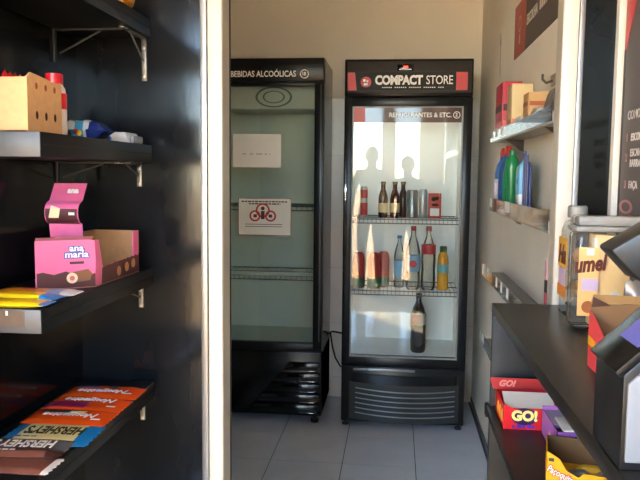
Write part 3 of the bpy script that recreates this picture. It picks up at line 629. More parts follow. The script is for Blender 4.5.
# --- chocolate bars on the lowest shelf
Z = 0.820
ROT_TOP = Matrix.Rotation(PI, 4, 'Z')
M_DKCH = mat('dark_brown_foil', '#3f2420', 0.3); M_CREAM = mat('cream_foil', '#efe7a6', 0.3); M_SILV = mat('silver_foil', '#a9a9ad', 0.25, metal=0.6, bump=0.3, bscale=80)
M_BRN = mat('brown_paper_foil', '#7d4d40', 0.35); M_MAG = mat('magenta_foil', '#a3215f', 0.28); M_BLK = mat('black_ink', '#15110f', 0.5); M_COB = mat('cobalt_foil', '#2a55ad', 0.28)
t = bar('chocolate_bar', 'brown chocolate bar with white tip, undermost on the lowest shelf', 'chocolate bar', -0.694, 1.152, Z, 0.190, 0.070, 0.012, [M_BRN, M_PAPER], ((0.86, 1.2, -1, 1),), -0.02, 'chocolate bars on the lowest shelf')
t = bar('chocolate_bar', 'dark brown chocolate bar with white lettering and silver end', 'chocolate bar', -0.692, 1.200, Z + 0.010, 0.178, 0.078, 0.013, [M_DKCH, M_SILV, M_BRN], ((0.72, 1.2, -0.4, 1.2), (-1.2, 0.72, -1.2, -0.5)), 0.07, 'chocolate bars on the lowest shelf')
text("HERSHEY'S", 0.044, (-0.627, 1.207, Z + 0.0235), ROT_TOP, M_WHITE, t, bold=0.0012, sx=0.56)
for x, w in ((-0.700, 0.010), (-0.714, 0.011), (-0.732, 0.015), (-0.748, 0.013)): MB().box(x, x + w, 1.175, 1.180, Z + 0.0228, Z + 0.0233).build('small_print', M_WHITE, t)
t = bar('chocolate_bar', 'pale yellow chocolate bar with blue ends and black lettering', 'chocolate bar', -0.676, 1.293, Z, 0.176, 0.104, 0.015, [M_CREAM, M_BLUE], ((-1.2, -0.70, -1.2, 1.2), (0.72, 1.2, -1.2, 1.2)), 0.03, 'chocolate bars on the lowest shelf')
for f in t.children[0].data.polygons:
    if f.material_index == 2: f.material_index = 1
text("HERSHEY'S", 0.054, (-0.612, 1.300, Z + 0.0155), ROT_TOP, M_BLK, t, bold=0.0014, sx=0.46)
for x, w in ((-0.706, 0.012), (-0.722, 0.013), (-0.738, 0.012)): MB().box(x, x + w, 1.262, 1.267, Z + 0.0148, Z + 0.0153).build('small_print', M_COB, t)
def wafer(label, y, mats, bands, rz, word, dy=0.0, z=0.0):
    t = bar('wafer_bar', label, 'chocolate bar', -0.686, y, Z + z, 0.178, 0.086, 0.014, mats, bands, rz, 'chocolate bars on the lowest shelf')
    text(word, 0.031, (-0.625, y + dy, Z + z + 0.0145), ROT_TOP, M_WHITE, t, bold=0.0006, shear=0.3, sx=0.92)
    MB().box(-0.632, -0.612, y - 0.022, y - 0.017, Z + z + 0.0138, Z + z + 0.0144).build('weight_mark', M_WHITE, t)
    return t
wafer('orange wafer bar with dark brown patch and cream square, next to the pale yellow bar', 1.392, [M_ORG, M_DKCH, M_CREAM], ((-0.75, 0.1, 0.25, 0.75), (-0.05, 0.28, 0.2, 0.7)), 0.0, 'Nougatine')
wafer('orange wafer bar with magenta band', 1.476, [M_ORG, M_MAG], ((-1.0, 0.05, -0.75, 0.05),), -0.03, 'Nougatine', 0.016)
wafer('orange wafer bar with cobalt blue blocks, touching the partition side', 1.567, [M_ORG, M_COB, M_DKCH], ((-0.85, -0.25, 0.35, 0.9), (0.15, 0.30, 0.3, 0.9)), 0.02, 'Nougatine', -0.008)

# ------------------------------------------------------------------ counter on the right
CX, CYF, CYN, CZ = 0.231, 1.690, 0.30, 1.050
ct = thing('counter', 'black counter with open shelf below, holding jars and the payment terminal', 'counter', (0.37, 1.0, 0))
MB().box(CX, 0.512, CYN, CYF, CZ - 0.024, CZ, 0.0015).build('worktop', M_COUNTER, ct)
MB().box(CX + 0.001, 0.512, CYF - 0.020, CYF - 0.002, 0, CZ - 0.024, 0.001).build('end_panel', M_SHELF, ct)
MB().box(CX + 0.001, 0.512, CYN + 0.002, CYN + 0.020, 0, CZ - 0.024, 0.001).build('end_panel', M_SHELF, ct)
MB().box(0.496, 0.512, CYN + 0.020, CYF - 0.020, 0, CZ - 0.024, 0.001).build('back_panel', M_SHELF, ct)
MB().box(CX - 0.009, 0.496, CYN + 0.020, CYF - 0.0205, 0.787, 0.805, 0.001).build('shelf_board', M_SHELF, ct)
MB().box(CX + 0.003, 0.496, CYN + 0.020, CYF - 0.0205, 0.40, 0.418, 0.001).build('shelf_board', M_SHELF, ct)
MB().box(CX - 0.009, CX + 0.0, CYF - 0.0205, CYF + 0.004, 0.775, 0.805, 0.001).build('shelf_lug', M_SHELF, ct)

# --- cartons on the counter's open shelf
Z = 0.805
def panel(m, pts, a, b, ax): m.prism(pts, a, b, ax); return m
gb_ = thing('biscuit_box', 'red display box with yellow GO! lettering under the counter', 'box', (0.30, 1.57, Z), 'snack boxes under the counter')
M_GRED = mat('carton_bright_red', '#d3202c', 0.35); M_GRED2 = mat('carton_dull_red', '#a82a2c', 0.45)
x0, x1, y0, y1 = 0.240, 0.372, 1.515, 1.640
m = MB()
m.box(x0, x1, y0, y1, Z, Z + 0.002); m.box(x0, x0 + 0.002, y0, y1, Z, Z + 0.052); m.box(x1 - 0.002, x1, y0, y1, Z, Z + 0.056)
m.box(x0, x1, y1 - 0.002, y1, Z, Z + 0.056)
gbod = m.build('body', M_GRED, gb_)
MB().prism([(x0, Z), (x1, Z), (x1, Z + 0.055), (x0 + 0.10, Z + 0.055), (x0 + 0.096, Z + 0.047), (x0 + 0.018, Z + 0.047), (x0, Z + 0.055)], y0 - 0.002, y0, 'y').build('front_panel', M_GRED, gb_)
MB().prism([(y0 + 0.010, Z + 0.040), (y0 + 0.070, Z + 0.058), (y0 + 0.070, Z + 0.062), (y0 + 0.010, Z + 0.044)], x0 + 0.006, x1 - 0.020, 'x').build('white_inner_flap', M_PAPER, gb_)
m = MB(); m.prism([(x0 - 0.008, Z + 0.054), (x1, Z + 0.054), (x1 + 0.006, Z + 0.080), (x0 - 0.016, Z + 0.080)], y1 - 0.012, y1 - 0.010, 'y'); lid = m.build('raised_lid', M_GRED2, gb_)
text('GO!', 0.020, (x0 + 0.004, y1 - 0.0124, Z + 0.067), ROT_FRONT, mat('faded_pink', '#d98a86', 0.5), lid, bold=0.001, shear=0.3)
yy = y0 - 0.0026
m = MB(); disc(m, (0, 0, 0), 1, 'y', 0.0008, 24); m.bm.transform(Matrix.Translation((x0 + 0.044, yy, Z + 0.029)) @ Matrix.Diagonal((0.028, 1, 0.019, 1))); m.build('dark_oval', mat('deep_purple', '#34164c', 0.45), gbod)
text('GO!', 0.030, (x0 + 0.044, yy - 0.0006, Z + 0.030), ROT_FRONT, mat('pale_yellow_ink', '#f5e58a', 0.4), gbod, bold=0.0016, align='CENTER')
for k, w in enumerate((0.006, 0.009, 0.007, 0.010, 0.006)): MB().box(x0 + 0.018 + k * 0.0105, x0 + 0.018 + k * 0.0105 + w, yy - 0.0004, yy, Z + 0.003, Z + 0.010 + 0.002 * (k % 2)).build('subtitle_mark', mat('violet_ink', '#5a2a9c', 0.45), gbod)
for dx, dz, r, c_ in ((0.090, 0.040, 0.0075, '#f4c9b8'), (0.090, 0.040, 0.004, '#e8836a'), (0.110, 0.030, 0.008, '#fbe9d8'), (0.110, 0.030, 0.004, '#33211c'), (0.121, 0.044, 0.006, '#efe0d0')):
    disc(MB(), (x0 + dx, yy - (0.0008 if r < 0.005 else 0), Z + dz), r, 'y', 0.0008, 18).build('biscuit_picture', mat('b_' + c_, c_, 0.5), gbod)
for k in range(3): MB().prism([(y0 + 0.015 + 0.03 * k, Z + 0.010), (y0 + 0.032 + 0.03 * k, Z + 0.018), (y0 + 0.030 + 0.03 * k, Z + 0.030), (y0 + 0.014 + 0.03 * k, Z + 0.040)], x0 - 0.0012, x0 - 0.0002, 'x').build('side_print', mat('amber_print', '#f0b03a', 0.5), gbod)
pb = thing('candy_box', 'purple candy box with white insert under the counter', 'box', (0.36, 1.44, Z), 'snack boxes under the counter')
M_PUR = mat('purple_card', '#9a62b8', 0.45); M_LAV = mat('lavender_card', '#b9aecb', 0.5)
x0, x1, y0, y1 = 0.318, 0.425, 1.360, 1.500; m = MB()
m.box(x0, x1, y0, y1, Z, Z + 0.002); m.box(x0, x0 + 0.002, y0, y1, Z, Z + 0.054); m.box(x1 - 0.002, x1, y0, y1, Z, Z + 0.054); m.box(x0, x1, y0, y0 + 0.002, Z, Z + 0.054); m.box(x0, x1, y1 - 0.002, y1, Z, Z + 0.060)
pbb = m.build('body', M_PUR, pb)
MB().box(x0 + 0.002, x1 - 0.002, y0 + 0.045, y1 - 0.002, Z + 0.046, Z + 0.052).build('top_flap', M_LAV, pb)
MB().box(x0 + 0.014, x1 - 0.004, y0 + 0.004, y0 + 0.085, Z + 0.050, Z + 0.056, 0.001).build('white_insert', M_PAPER, pb)
m = MB(); disc(m, (0, 0, 0), 1, 'y', 0.0008, 20); m.bm.transform(Matrix.Translation((x0 + 0.052, y0 - 0.0006, Z + 0.033)) @ Matrix.Diagonal((0.030, 1, 0.015, 1))); m.build('dark_oval', mat('deep_purple', '#34164c'), pbb)
text('Fini', 0.026, (x0 + 0.052, y0 - 0.0012, Z + 0.034), ROT_FRONT, M_WHITE, pbb, bold=0.0012, align='CENTER', shear=0.2)
disc(MB(), (x0 - 0.0006, y0 + 0.06, Z + 0.025), 0.008, 'x', 0.0006).build('side_print', mat('peach_print', '#e2a898', 0.5), pbb)
yb_ = thing('peanut_candy_box', 'yellow peanut candy box with a stepped front under the counter', 'box', (0.35, 1.28, Z), 'snack boxes under the counter')
M_YBX = mat('yellow_card', '#f0b60e', 0.45)
x0, x1, y0, y1 = 0.283, 0.405, 1.225, 1.335; m = MB()
m.box(x0, x1, y0, y1, Z, Z + 0.002); m.prism([(y0, Z), (y1, Z), (y1, Z + 0.052), (y0, Z + 0.058)], x0, x0 + 0.002, 'x')
m.prism([(y0, Z), (y1, Z), (y1, Z + 0.052), (y0, Z + 0.030)], x1 - 0.002, x1, 'x')
m.prism([(x0, Z), (x1, Z), (x1, Z + 0.026), (x0 + 0.062, Z + 0.028), (x0 + 0.055, Z + 0.020), (x0 + 0.034, Z + 0.030), (x0 + 0.026, Z + 0.044), (x0 + 0.022, Z + 0.050), (x0, Z + 0.062)], y0, y0 + 0.002, 'y')
ybb = m.build('body', M_YBX, yb_)
MB().box(x0, x1, y1 - 0.002, y1, Z, Z + 0.052).build('back_panel', mat('brown_board', '#6d5330', 0.7), yb_)
MB().box(x0 + 0.002, x0 + 0.0025, y0 + 0.003, y1 - 0.003, Z + 0.004, Z + 0.050).build('inner_side', mat('brown_board', '#6d5330'), yb_)
text('Paçoquita', 0.017, (x0 + 0.003, y0 - 0.0008, Z + 0.032), Matrix.Rotation(0.42, 4, 'Y') @ ROT_FRONT, M_RED, ybb, bold=0.0016, sx=0.70)
text('Paçoquita', 0.017, (x0 + 0.003, y0 - 0.0016, Z + 0.032), Matrix.Rotation(0.42, 4, 'Y') @ ROT_FRONT, M_WHITE, ybb, bold=0.0003, sx=0.70)
MB().box(x0 + 0.004, x0 + 0.013, y0 - 0.0008, y0, Z + 0.044, Z + 0.050).build('seal_print', M_DKGREY, ybb)
yb_.rotation_euler = (0, 0, -0.20)
for k, (x, y, r, lab) in enumerate(((0.335, 1.262, 0.15, 'grey-wrapped peanut sweet in the yellow box, against its low front'), (0.362, 1.285, -0.1, 'grey-wrapped peanut sweet lying in the middle of the yellow box'), (0.388, 1.262, 0.3, 'grey-wrapped peanut sweet in the yellow box, tilted in its corner'))):
    o = MB().pillow(0.040, 0.022, 0.016, 10, 6, mtx=Matrix.Rotation(r, 4, 'Z')).build('wrapped_sweet', [mat('sweet_grey', '#8f8b84', 0.35), mat('sweet_yellow', '#e3b52f', 0.4)][k % 2], None)
    o.location = (x, y, Z + 0.003); tag(o, lab, 'candy', 'sweets in the yellow box')

# --- on the counter
Z = 1.050
M_LIDG = glassmat('clear_lid', '#dcdcda', 0.08, 1.5, 0.40, '#d6d3cc')
M_LBLY = mat('label_yellow', '#efb02a', 0.4); M_LBLO = mat('label_pale_orange', '#f0bf7c', 0.5); M_BRWN = mat('brown_script', '#5a2616', 0.5); M_LIL = mat('label_lilac', '#c9b3d0', 0.5)
j1 = thing('candy_jar', 'narrow clear plastic jar with yellow label beside the door jamb', 'jar', (0.405, 1.575, Z), 'clear jars on the counter')
MB().lathe([(0.036, 0), (0.040, 0.006), (0.040, 0.185), (0.034, 0.203), (0.018, 0.212), (0.018, 0.218)], (0.405, 1.575, Z), 24, sq=4).build('body', M_PET, j1)
MB().lathe([(0.020, 0.214), (0.021, 0.216), (0.021, 0.236), (0.018, 0.240)], (0.392, 1.575, Z), 18).build('lid', M_LIDG, j1)
MB().box(0.3635, 0.3645, 1.540, 1.612, Z + 0.105, Z + 0.170).build('label', M_LBLY, j1)
MB().box(0.3635, 0.3645, 1.540, 1.612, Z + 0.040, Z + 0.066).build('label', mat('label_orange', '#e0862a', 0.4), j1)
MB().box(0.3630, 0.3640, 1.545, 1.600, Z + 0.066, Z + 0.104).build('label_foot', M_LIL, j1)
text('Ha', 0.055, (0.3622, 1.606, Z + 0.132), ROT_LEFT, M_BRWN, j1, bold=0.002, shear=0.3)
for k in range(4):
    o = MB().pillow(0.050, 0.040, 0.030, 10, 6, mtx=Matrix.Rotation(0.4 * k, 4, 'Z'), wob=0.003).build('wrapped_sweet', mat('honey_sweet', '#b9803a', 0.35) if k % 2 else M_SILV, None)
    o.location = (0.405, 1.575, Z + 0.008 + 0.036 * k); tag(o, ['amber wrapped sweet', 'silver wrapped sweet'][(k + 1) % 2] + ' in the narrow jar, ' + ['at the very bottom', 'second from its bottom', 'third from its bottom', 'topmost'][k], 'candy', 'sweets in the narrow jar')
j2 = thing('candy_jar', 'wide clear plastic tub with honey sweets label on the counter', 'jar', (0.433, 1.438, Z), 'clear jars on the counter')
x0, x1, y0, y1 = 0.350, 0.506, 1.405, 1.475
MB().box(x0, x1, y0, y1, Z + 0.001, Z + 0.195, 0.012, 3).build('body', M_PET, j2)
MB().box(x0 - 0.002, x1 + 0.002, y0 - 0.002, y1 + 0.002, Z + 0.195, Z + 0.206, 0.004).build('rim', M_LIDG, j2)
MB().box(x0 + 0.004, x1 - 0.004, y0 + 0.004, y1 - 0.004, Z + 0.206, Z + 0.226, 0.006).build('lid', M_LIDG, j2)
MB().box(x0 + 0.006, x0 + 0.044, y0 - 0.0012, y0 - 0.0002, Z + 0.030, Z + 0.165).build('label', M_LBLO, j2)
text('umel', 0.042, (x0 - 0.004, y0 - 0.0018, Z + 0.128), Matrix.Rotation(-0.12, 4, 'Y') @ ROT_FRONT, M_BRWN, j2, bold=0.0018, shear=0.3, sx=0.72)
MB().box(x0 + 0.012, x0 + 0.044, y0 - 0.0020, y0 - 0.0012, Z + 0.080, Z + 0.104, 0.0003).build('lilac_patch', M_LIL, j2)
MB().box(x0 + 0.020, x0 + 0.034, y0 - 0.0020, y0 - 0.0012, Z + 0.150, Z + 0.163, 0.0003).build('white_patch', M_PAPER, j2)
disc(MB(), (x0 + 0.026, y0 - 0.0016, Z + 0.048), 0.012, 'y', 0.0008).build('nut_picture', mat('nut_brown', '#a8643a', 0.5), j2)
cw = thing('paper_insert', 'pale orange carton standing inside the wide clear tub', 'carton', (0.42, 1.44, Z + 0.002))
MB().prism([(0.388, Z + 0.006), (0.456, Z + 0.006), (0.456, Z + 0.118), (0.446, Z + 0.186), (0.388, Z + 0.190)], 1.415, 1.462, 'y', 0.002).build('carton_body', mat('pale_orange_card', '#f3cf92', 0.6), cw)
MB().prism([(0.390, Z + 0.010), (0.452, Z + 0.010), (0.452, Z + 0.060), (0.430, Z + 0.080), (0.410, Z + 0.066), (0.390, Z + 0.078)], 1.4135, 1.4148, 'y').build('white_print', M_PAPER, cw)
# open display carton with red side
db = thing('display_carton', 'brown cardboard display carton with a red printed side on the counter', 'box', (0.39, 1.05, Z))
x0, x1, y0, y1 = 0.312, 0.470, 0.965, 1.145
MB().box(x0, x1, y1 - 0.003, y1, Z, Z + 0.100).build('back_panel', mat('brown_card', '#8a6a48', 0.75), db)
MB().prism([(x0, Z + 0.100), (x1, Z + 0.100), (x1, Z + 0.112), (x0 + 0.004, Z + 0.114)], y1 + 0.002, y1 + 0.004, 'y').build('folded_flap', mat('tan_card', '#a98658', 0.75), db)
MB().box(x0, x1, y0, y1, Z, Z + 0.003).build('bottom_panel', mat('brown_card', '#8a6a48'), db)
sd_ = MB().prism([(y0, Z), (y1, Z), (y1, Z + 0.088), (y1 - 0.012, Z + 0.088), (y0 + 0.06, Z + 0.050), (y0, Z + 0.045)], x0 - 0.002, x0, 'x').build('side_panel', mat('coral_red_card', '#dc4a50', 0.5), db)
MB().prism([(y1 - 0.002, Z + 0.036), (y1 - 0.035, Z + 0.034), (y1 - 0.040, Z + 0.046), (y1 - 0.002, Z + 0.050)], x0 - 0.0028, x0 - 0.002, 'x').build('yellow_print', M_LBLY, sd_)
MB().prism([(y0, Z), (y1, Z), (y1, Z + 0.088), (y0, Z + 0.045)], x1, x1 + 0.002, 'x').build('side_panel', mat('coral_red_card', '#dc4a50'), db)
MB().box(x0, x1, y0, y0 + 0.003, Z, Z + 0.045).build('front_panel', mat('coral_red_card', '#dc4a50'), db)
MB().prism([(x0, Z + 0.095), (x0 + 0.030, Z + 0.098), (x0 + 0.002, Z + 0.112)], y1 - 0.004, y1 - 0.003, 'y').build('flap_shading', mat('flap_shade_brown', '#4c3226', 0.8), db)  # thin dark triangle painted as the shading at the flap
for k, (x, y, r, lab) in enumerate(((0.405, 1.205, 0.25, 'silver foil pouch standing behind the brown display carton'), (0.462, 1.205, -0.2, 'violet-grey foil pouch standing behind the brown display carton'))):
    o = MB().pillow(0.125, 0.052, 0.034, 14, 8, wob=0.006, mtx=Matrix.Rotation(PI / 2, 4, 'Z') @ Matrix.Rotation(-PI / 2, 4, 'Y') @ Matrix.Translation((0.0665, 0, -0.017))).build('foil_pouch', mat('violet_foil', '#77749a', 0.3, metal=0.4, bump=0.4, bscale=80) if k == 1 else M_SILV, None)
    o.location = (x, y, Z); o.rotation_euler = (0, 0, r)
    tag(o, lab, 'candy', 'foil pouches on the counter')
# payment terminal: wedge facing the aisle, light grey cheek towards the street
pt = thing('payment_terminal', 'black payment terminal with violet screen and grey side on the counter', 'terminal', (0.30, 0.774, Z))
x0 = 0.233; y0, y1 = 0.722, 0.826; H0 = 0.100; x1 = 0.420; H1 = H0 + (x1 - x0) * 0.98
MB().prism([(x0, Z), (x1, Z), (x1, Z + H1), (x0, Z + H0)], y0 + 0.004, y1, 'y', 0.0025).build('body', mat('terminal_black', '#131416', 0.35), pt)
MB().prism([(x0 + 0.004, Z + 0.010), (x1, Z + 0.010), (x1, Z + H1 - 0.012), (x0 + 0.004, Z + H0 - 0.008)], y0, y0 + 0.004, 'y', 0.001).build('grey_cheek', mat('terminal_grey', '#838b94', 0.45), pt)
sl = math.atan(0.98)
def onslope(d, y, lift): return Matrix.Translation((x0 + d * math.cos(sl) - lift * math.sin(sl), y, Z + H0 + d * math.sin(sl) + lift * math.cos(sl))) @ Matrix.Rotation(-sl, 4, 'Y')
MB().box(-0.004, 0.250, -0.048, 0.049, -0.001, 0.008, 0.002, mtx=onslope(0, 0.774, 0.0)).build('bezel', mat('bezel_black', '#0d0e0f', 0.25), pt)
MB().box(0.030, 0.230, -0.038, 0.018, 0.008, 0.0092, mtx=onslope(0, 0.774, 0.0)).build('screen', mat('violet_screen', '#4a4c8c', 0.2, emit='#55569a', estr=0.25), pt)
# barcode scanner on a bent neck behind the terminal
bs_ = thing('barcode_scanner', 'dark barcode scanner head on a grey-green curved neck above the counter', 'scanner', (0.395, 0.90, Z))
MB().lathe([(0.045, 0), (0.045, 0.008), (0.030, 0.012)], (0.395, 0.90, Z), 24).build('base', M_RUBBER, bs_)
MB().tube([(0.395, 0.90, Z + 0.010), (0.392, 0.90, Z + 0.10), (0.380, 0.90, Z + 0.15), (0.350, 0.90, Z + 0.185), (0.318, 0.90, Z + 0.205)], 0.013, 14).build('neck', mat('grey_green_plastic', '#6f7f7c', 0.35), bs_)
hd2 = MB().prism([(0.262, Z + 0.212), (0.330, Z + 0.256), (0.400, Z + 0.262), (0.400, Z + 0.225), (0.300, Z + 0.172)], 0.885, 0.945, 'y', 0.004).build('scanner_head', mat('scanner_dark', '#2c2d2c', 0.35), bs_)
m = MB(); disc(m, (0, 0, 0), 1, 'y', 0.001, 20, 0.8); m.bm.transform(Matrix.Translation((0.325, 0.8842, Z + 0.237)) @ Matrix.Rotation(-0.5, 4, 'Y') @ Matrix.Diagonal((0.018, 1, 0.007, 1))); m.build('badge_ring', M_ALU, hd2)

# ------------------------------------------------------------------ right wall: shelves and signs
M_GMET = mat('grey_shelf_metal', '#8d8880', 0.4, metal=0.2)
def wshelf(z, label, ya=1.80, yb=2.94, tags=(), lip=0.040):
    t = thing('wall_shelf', label, 'shelf', (0.42, 2.37, z - 0.02), 'narrow grey shelves on the store wall')
    tr = MB().box(0.382, 0.4675, ya, yb, z - 0.012, z, 0.001).build('tray', M_GMET, t)
    MB().box(0.378, 0.382, ya, yb, z - 0.016, z + 0.014, 0.001).build('front_rail', mat('rail_grey', '#a29d94', 0.35), t)
    MB().box(0.3755, 0.3775, ya, yb, z - 0.010, z + lip).build('acrylic_lip', M_ACRYL, t)
    for y in (2.0, 2.7): MB().prism([(0.467, z - 0.012), (0.467, z - 0.055), (0.455, z - 0.050), (0.400, z - 0.012)], y - 0.003, y + 0.003, 'y').build('bracket', M_DKGREY, t)
    for y, w in tags: MB().box(0.3745, 0.3754, y, y + w, z + 0.004, z + max(0.034, lip)).build('price_tag', M_PAPER, t)
    return t
wshelf(1.500, 'upper narrow grey wall shelf holding the red box', tags=((2.86, 0.07), (2.74, 0.06), (2.60, 0.05)), lip=0.028)
wshelf(1.226, 'middle narrow grey wall shelf holding cleaning bottles', tags=((2.84, 0.06), (2.40, 0.10)))
wshelf(0.938, 'empty narrow grey wall shelf just above the counter', yb=3.08, tags=((2.90, 0.05), (2.62, 0.04), (2.50, 0.03), (2.36, 0.04)))
wshelf(0.645, 'lowest narrow grey wall shelf, mostly hidden by the counter', yb=3.08, tags=((2.95, 0.06),))
Z = 1.501
def carton(name, label, x0, x1, y0, y1, h, m, deco=()):
    t = thing(name, label, 'box', ((x0 + x1) / 2, (y0 + y1) / 2, Z), 'boxes on the upper wall shelf')
    MB().box(x0, x1, y0, y1, Z, Z + h, 0.002).build('body', m, t)
    for (a, b, m2, nm) in deco:
        MB().box(x0 - 0.0008, x0, y0 + 0.004, y1 - 0.004, Z + a * h, Z + b * h).build(nm, m2, t); MB().box(x0 + 0.004, x1 - 0.004, y0 - 0.0008, y0, Z + a * h, Z + b * h).build(nm, m2, t)
    return t
carton('product_box', 'tall crimson box with dark band on the upper wall shelf', 0.390, 0.462, 2.745, 2.925, 0.208, mat('crimson_card', '#b8243a', 0.45), ((0.48, 0.60, mat('maroon_band', '#4a1320', 0.5), 'dark_band'), (0.05, 0.30, mat('pale_red', '#cf6a6a', 0.5), 'pale_print')))
carton('product_box', 'cream box standing before the crimson box', 0.390, 0.462, 2.52, 2.62, 0.172, mat('cream_card', '#d6bd8c', 0.6), ((0.02, 0.30, mat('cream_red', '#c9705c', 0.5), 'red_print'),))
carton('product_box', 'small kraft box with red print on the upper wall shelf', 0.392, 0.458, 2.215, 2.300, 0.108, mat('kraft_small', '#c49a66', 0.7), ((0.62, 0.74, mat('rust_print', '#a3573a', 0.6), 'red_print'),))
o = MB().pillow(0.10, 0.062, 0.085, 14, 10, wob=0.008, mtx=Matrix.Rotation(PI / 2, 4, 'Z')).build('plastic_bag', mat('smoky_bag', '#6d6560', 0.3, noise=0.3, nscale=40, bump=0.5, bscale=50), None); o.location = (0.428, 1.96, Z)
tag(o, 'crumpled smoky grey plastic bag on the upper wall shelf', 'bag')
o = MB().pillow(0.11, 0.055, 0.050, 14, 10, wob=0.008, mtx=Matrix.Rotation(PI / 2, 4, 'Z')).build('plastic_bag', mat('pale_bag', '#b9b3a8', 0.25, bump=0.5, bscale=60), None); o.location = (0.415, 2.12, Z)
tag(o, 'pale clear plastic bag in front of the small kraft box', 'bag')
o = MB().pillow(0.12, 0.045, 0.050, 14, 10, wob=0.006, mtx=Matrix.Rotation(PI / 2, 4, 'Z')).build('plastic_bag', mat('white_bag', '#dcdad6', 0.3, bump=0.4, bscale=60), None); o.location = (0.412, 2.42, Z)
tag(o, 'small white plastic pack between the cream and kraft boxes', 'bag')
Z = 1.227
def cleaner(label, x, y, h, r, m, cm, lm=None):
    t = thing('cleaner_bottle', label, 'bottle', (x, y, Z), 'cleaning bottles on the wall shelf')
    MB().lathe([(r * 0.9, 0), (r, 0.006), (r, h * 0.62), (r * 0.75, h * 0.78), (r * 0.42, h * 0.86), (r * 0.40, h * 0.92)], (x, y, Z), 18).build('body', m, t)
    if lm: MB().lathe([(r * 1.015, h * 0.12), (r * 1.015, h * 0.52)], (x, y, Z), 18).build('label', lm, t)
    m2 = MB(); m2.tube([(x, y, Z + h * 0.90), (x - 0.002, y, Z + h * 0.98), (x, y - 0.010, Z + h * 1.03), (x, y - 0.028, Z + h * 1.02), (x, y - 0.034, Z + h * 0.96)], r * 0.36, 10); m2.build('bent_spout', cm, t)
    return t
M_CAPR = mat('spout_red', '#c4382c', 0.35); M_CBLUE = mat('cleaner_blue', '#2f5f9c', 0.3); M_CGRN = mat('cleaner_green', '#1f7a4a', 0.3); M_CLAB = mat('cleaner_label', '#c9c3cf', 0.5, noise=0.4, nscale=45)
cleaner('blue cleaner bottle with bent red spout and pale label', 0.418, 2.86, 0.220, 0.033, M_CBLUE, M_CAPR, M_CLAB)
cleaner('plain blue cleaner bottle with bent red spout beside the labelled one', 0.420, 2.775, 0.225, 0.032, mat('cleaner_blue_dark', '#274d84', 0.3), M_CAPR)
cleaner('green cleaner bottle with bent red spout', 0.418, 2.68, 0.215, 0.026, M_CGRN, M_CAPR, None)
gt = thing('detergent_bottle', 'tall dark green detergent bottle tapering to the foot', 'bottle', (0.410, 2.56, Z))
MB().lathe([(0.012, 0), (0.015, 0.01), (0.018, 0.10), (0.026, 0.155), (0.022, 0.185), (0.011, 0.200)], (0.408, 2.58, Z), 18).build('body', M_CGRN, gt)
MB().lathe([(0.011, 0.198), (0.011, 0.218), (0.009, 0.220)], (0.408, 2.58, Z), 12).build('cap', M_CGRN, gt)
bp_ = thing('detergent_pouch', 'light blue and white detergent pouch on the middle wall shelf', 'pouch', (0.415, 2.42, Z))
MB().pillow(0.180, 0.075, 0.040, mtx=Matrix.Translation((0.420, 2.42, Z)) @ Matrix.Rotation(-PI / 2, 4, 'Y') @ Matrix.Translation((0.090, 0, -0.02)) @ Matrix.Rotation(0.10, 4, 'Z'), bands=((-1.2, -0.35, -1, 1), (0.1, 0.35, -0.6, 0.6), (0.55, 0.75, -0.5, 0.5))).build('wrapper', [mat('pouch_blue', '#5ea9cf', 0.35), mat('pouch_white', '#dcdcdc', 0.4), M_COB, mat('pouch_tan', '#c2b48a', 0.4)], bp_)
for k, (y, dz) in enumerate(((2.335, 0.0), (2.300, 0.006), (2.268, -0.006))):
    t = thing('toothbrush_pack', 'slim navy blue toothbrush pack, ' + ('next to the light blue pouch' if k == 0 else 'between two others' if k == 1 else 'at the open end of the trio'), 'toothbrush', (0.425, y, Z), 'navy toothbrush packs')
    MB().box(0.412, 0.418, y - 0.011, y + 0.011, Z, Z + 0.165 + dz, 0.002).build('backing_card', mat('navy_card', '#22357a', 0.35), t)
    MB().tube([(0.408, y, Z + 0.012), (0.408, y, Z + 0.13), (0.406, y, Z + 0.200 + dz)], [0.004, 0.004, 0.003], 8).build('brush', mat('navy_plastic', '#1b2a66', 0.3), t)
for k, (y, c_) in enumerate(((2.06, '#c9bd86'), (1.95, '#c4b49a'))):
    o = MB().pillow(0.080, 0.060, 0.030, 12, 8, wob=0.004, mtx=Matrix.Rotation(PI / 2, 4, 'Z')).build('sachet', mat('sachet_%d' % k, c_, 0.35, bump=0.3, bscale=60), None); o.location = (0.420, y, Z)
    tag(o, ['yellowish sachet on the middle wall shelf', 'dull beige sachet lying beside the yellowish one'][k], 'sachet', 'sachets on the middle wall shelf')
# sign on the right wall
ws_ = thing('wall_sign', 'dark grey and red ESCOLHA sign high on the store wall', 'sign', (0.466, 2.6, 1.82))
MB().box(0.4650, 0.4675, 2.205, 2.985, 1.825, 2.030).build('board', mat('sign_grey', '#4a4442', 0.5), ws_)
MB().box(0.4642, 0.4650, 2.735, 2.985, 1.825, 2.030).build('red_panel', mat('sign_red', '#a8483c', 0.5), ws_)
text('ESCOLHA', 0.052, (0.4646, 2.715, 1.925), ROT_LEFT, mat('sign_text', '#c9c4bc', 0.5), ws_, bold=0.001, sx=0.88)
for k in range(4): MB().box(0.4644, 0.4650, 2.455 - k * 0.032, 2.478 - k * 0.032, 1.910, 1.944).build('worn_letter', mat('sign_text', '#c9c4bc'), ws_)
m = MB(); disc(m, (0.4638, 2.86, 1.945), 0.032, 'x', 0.0008, 18, 0.022); m.box(0.4636, 0.4642, 2.845, 2.875, 1.868, 1.905); m.build('pale_emblem', mat('sign_pale_red', '#c98a7c', 0.5), ws_)
wr_ = bpy.data.objects['wall_right']
m = MB()
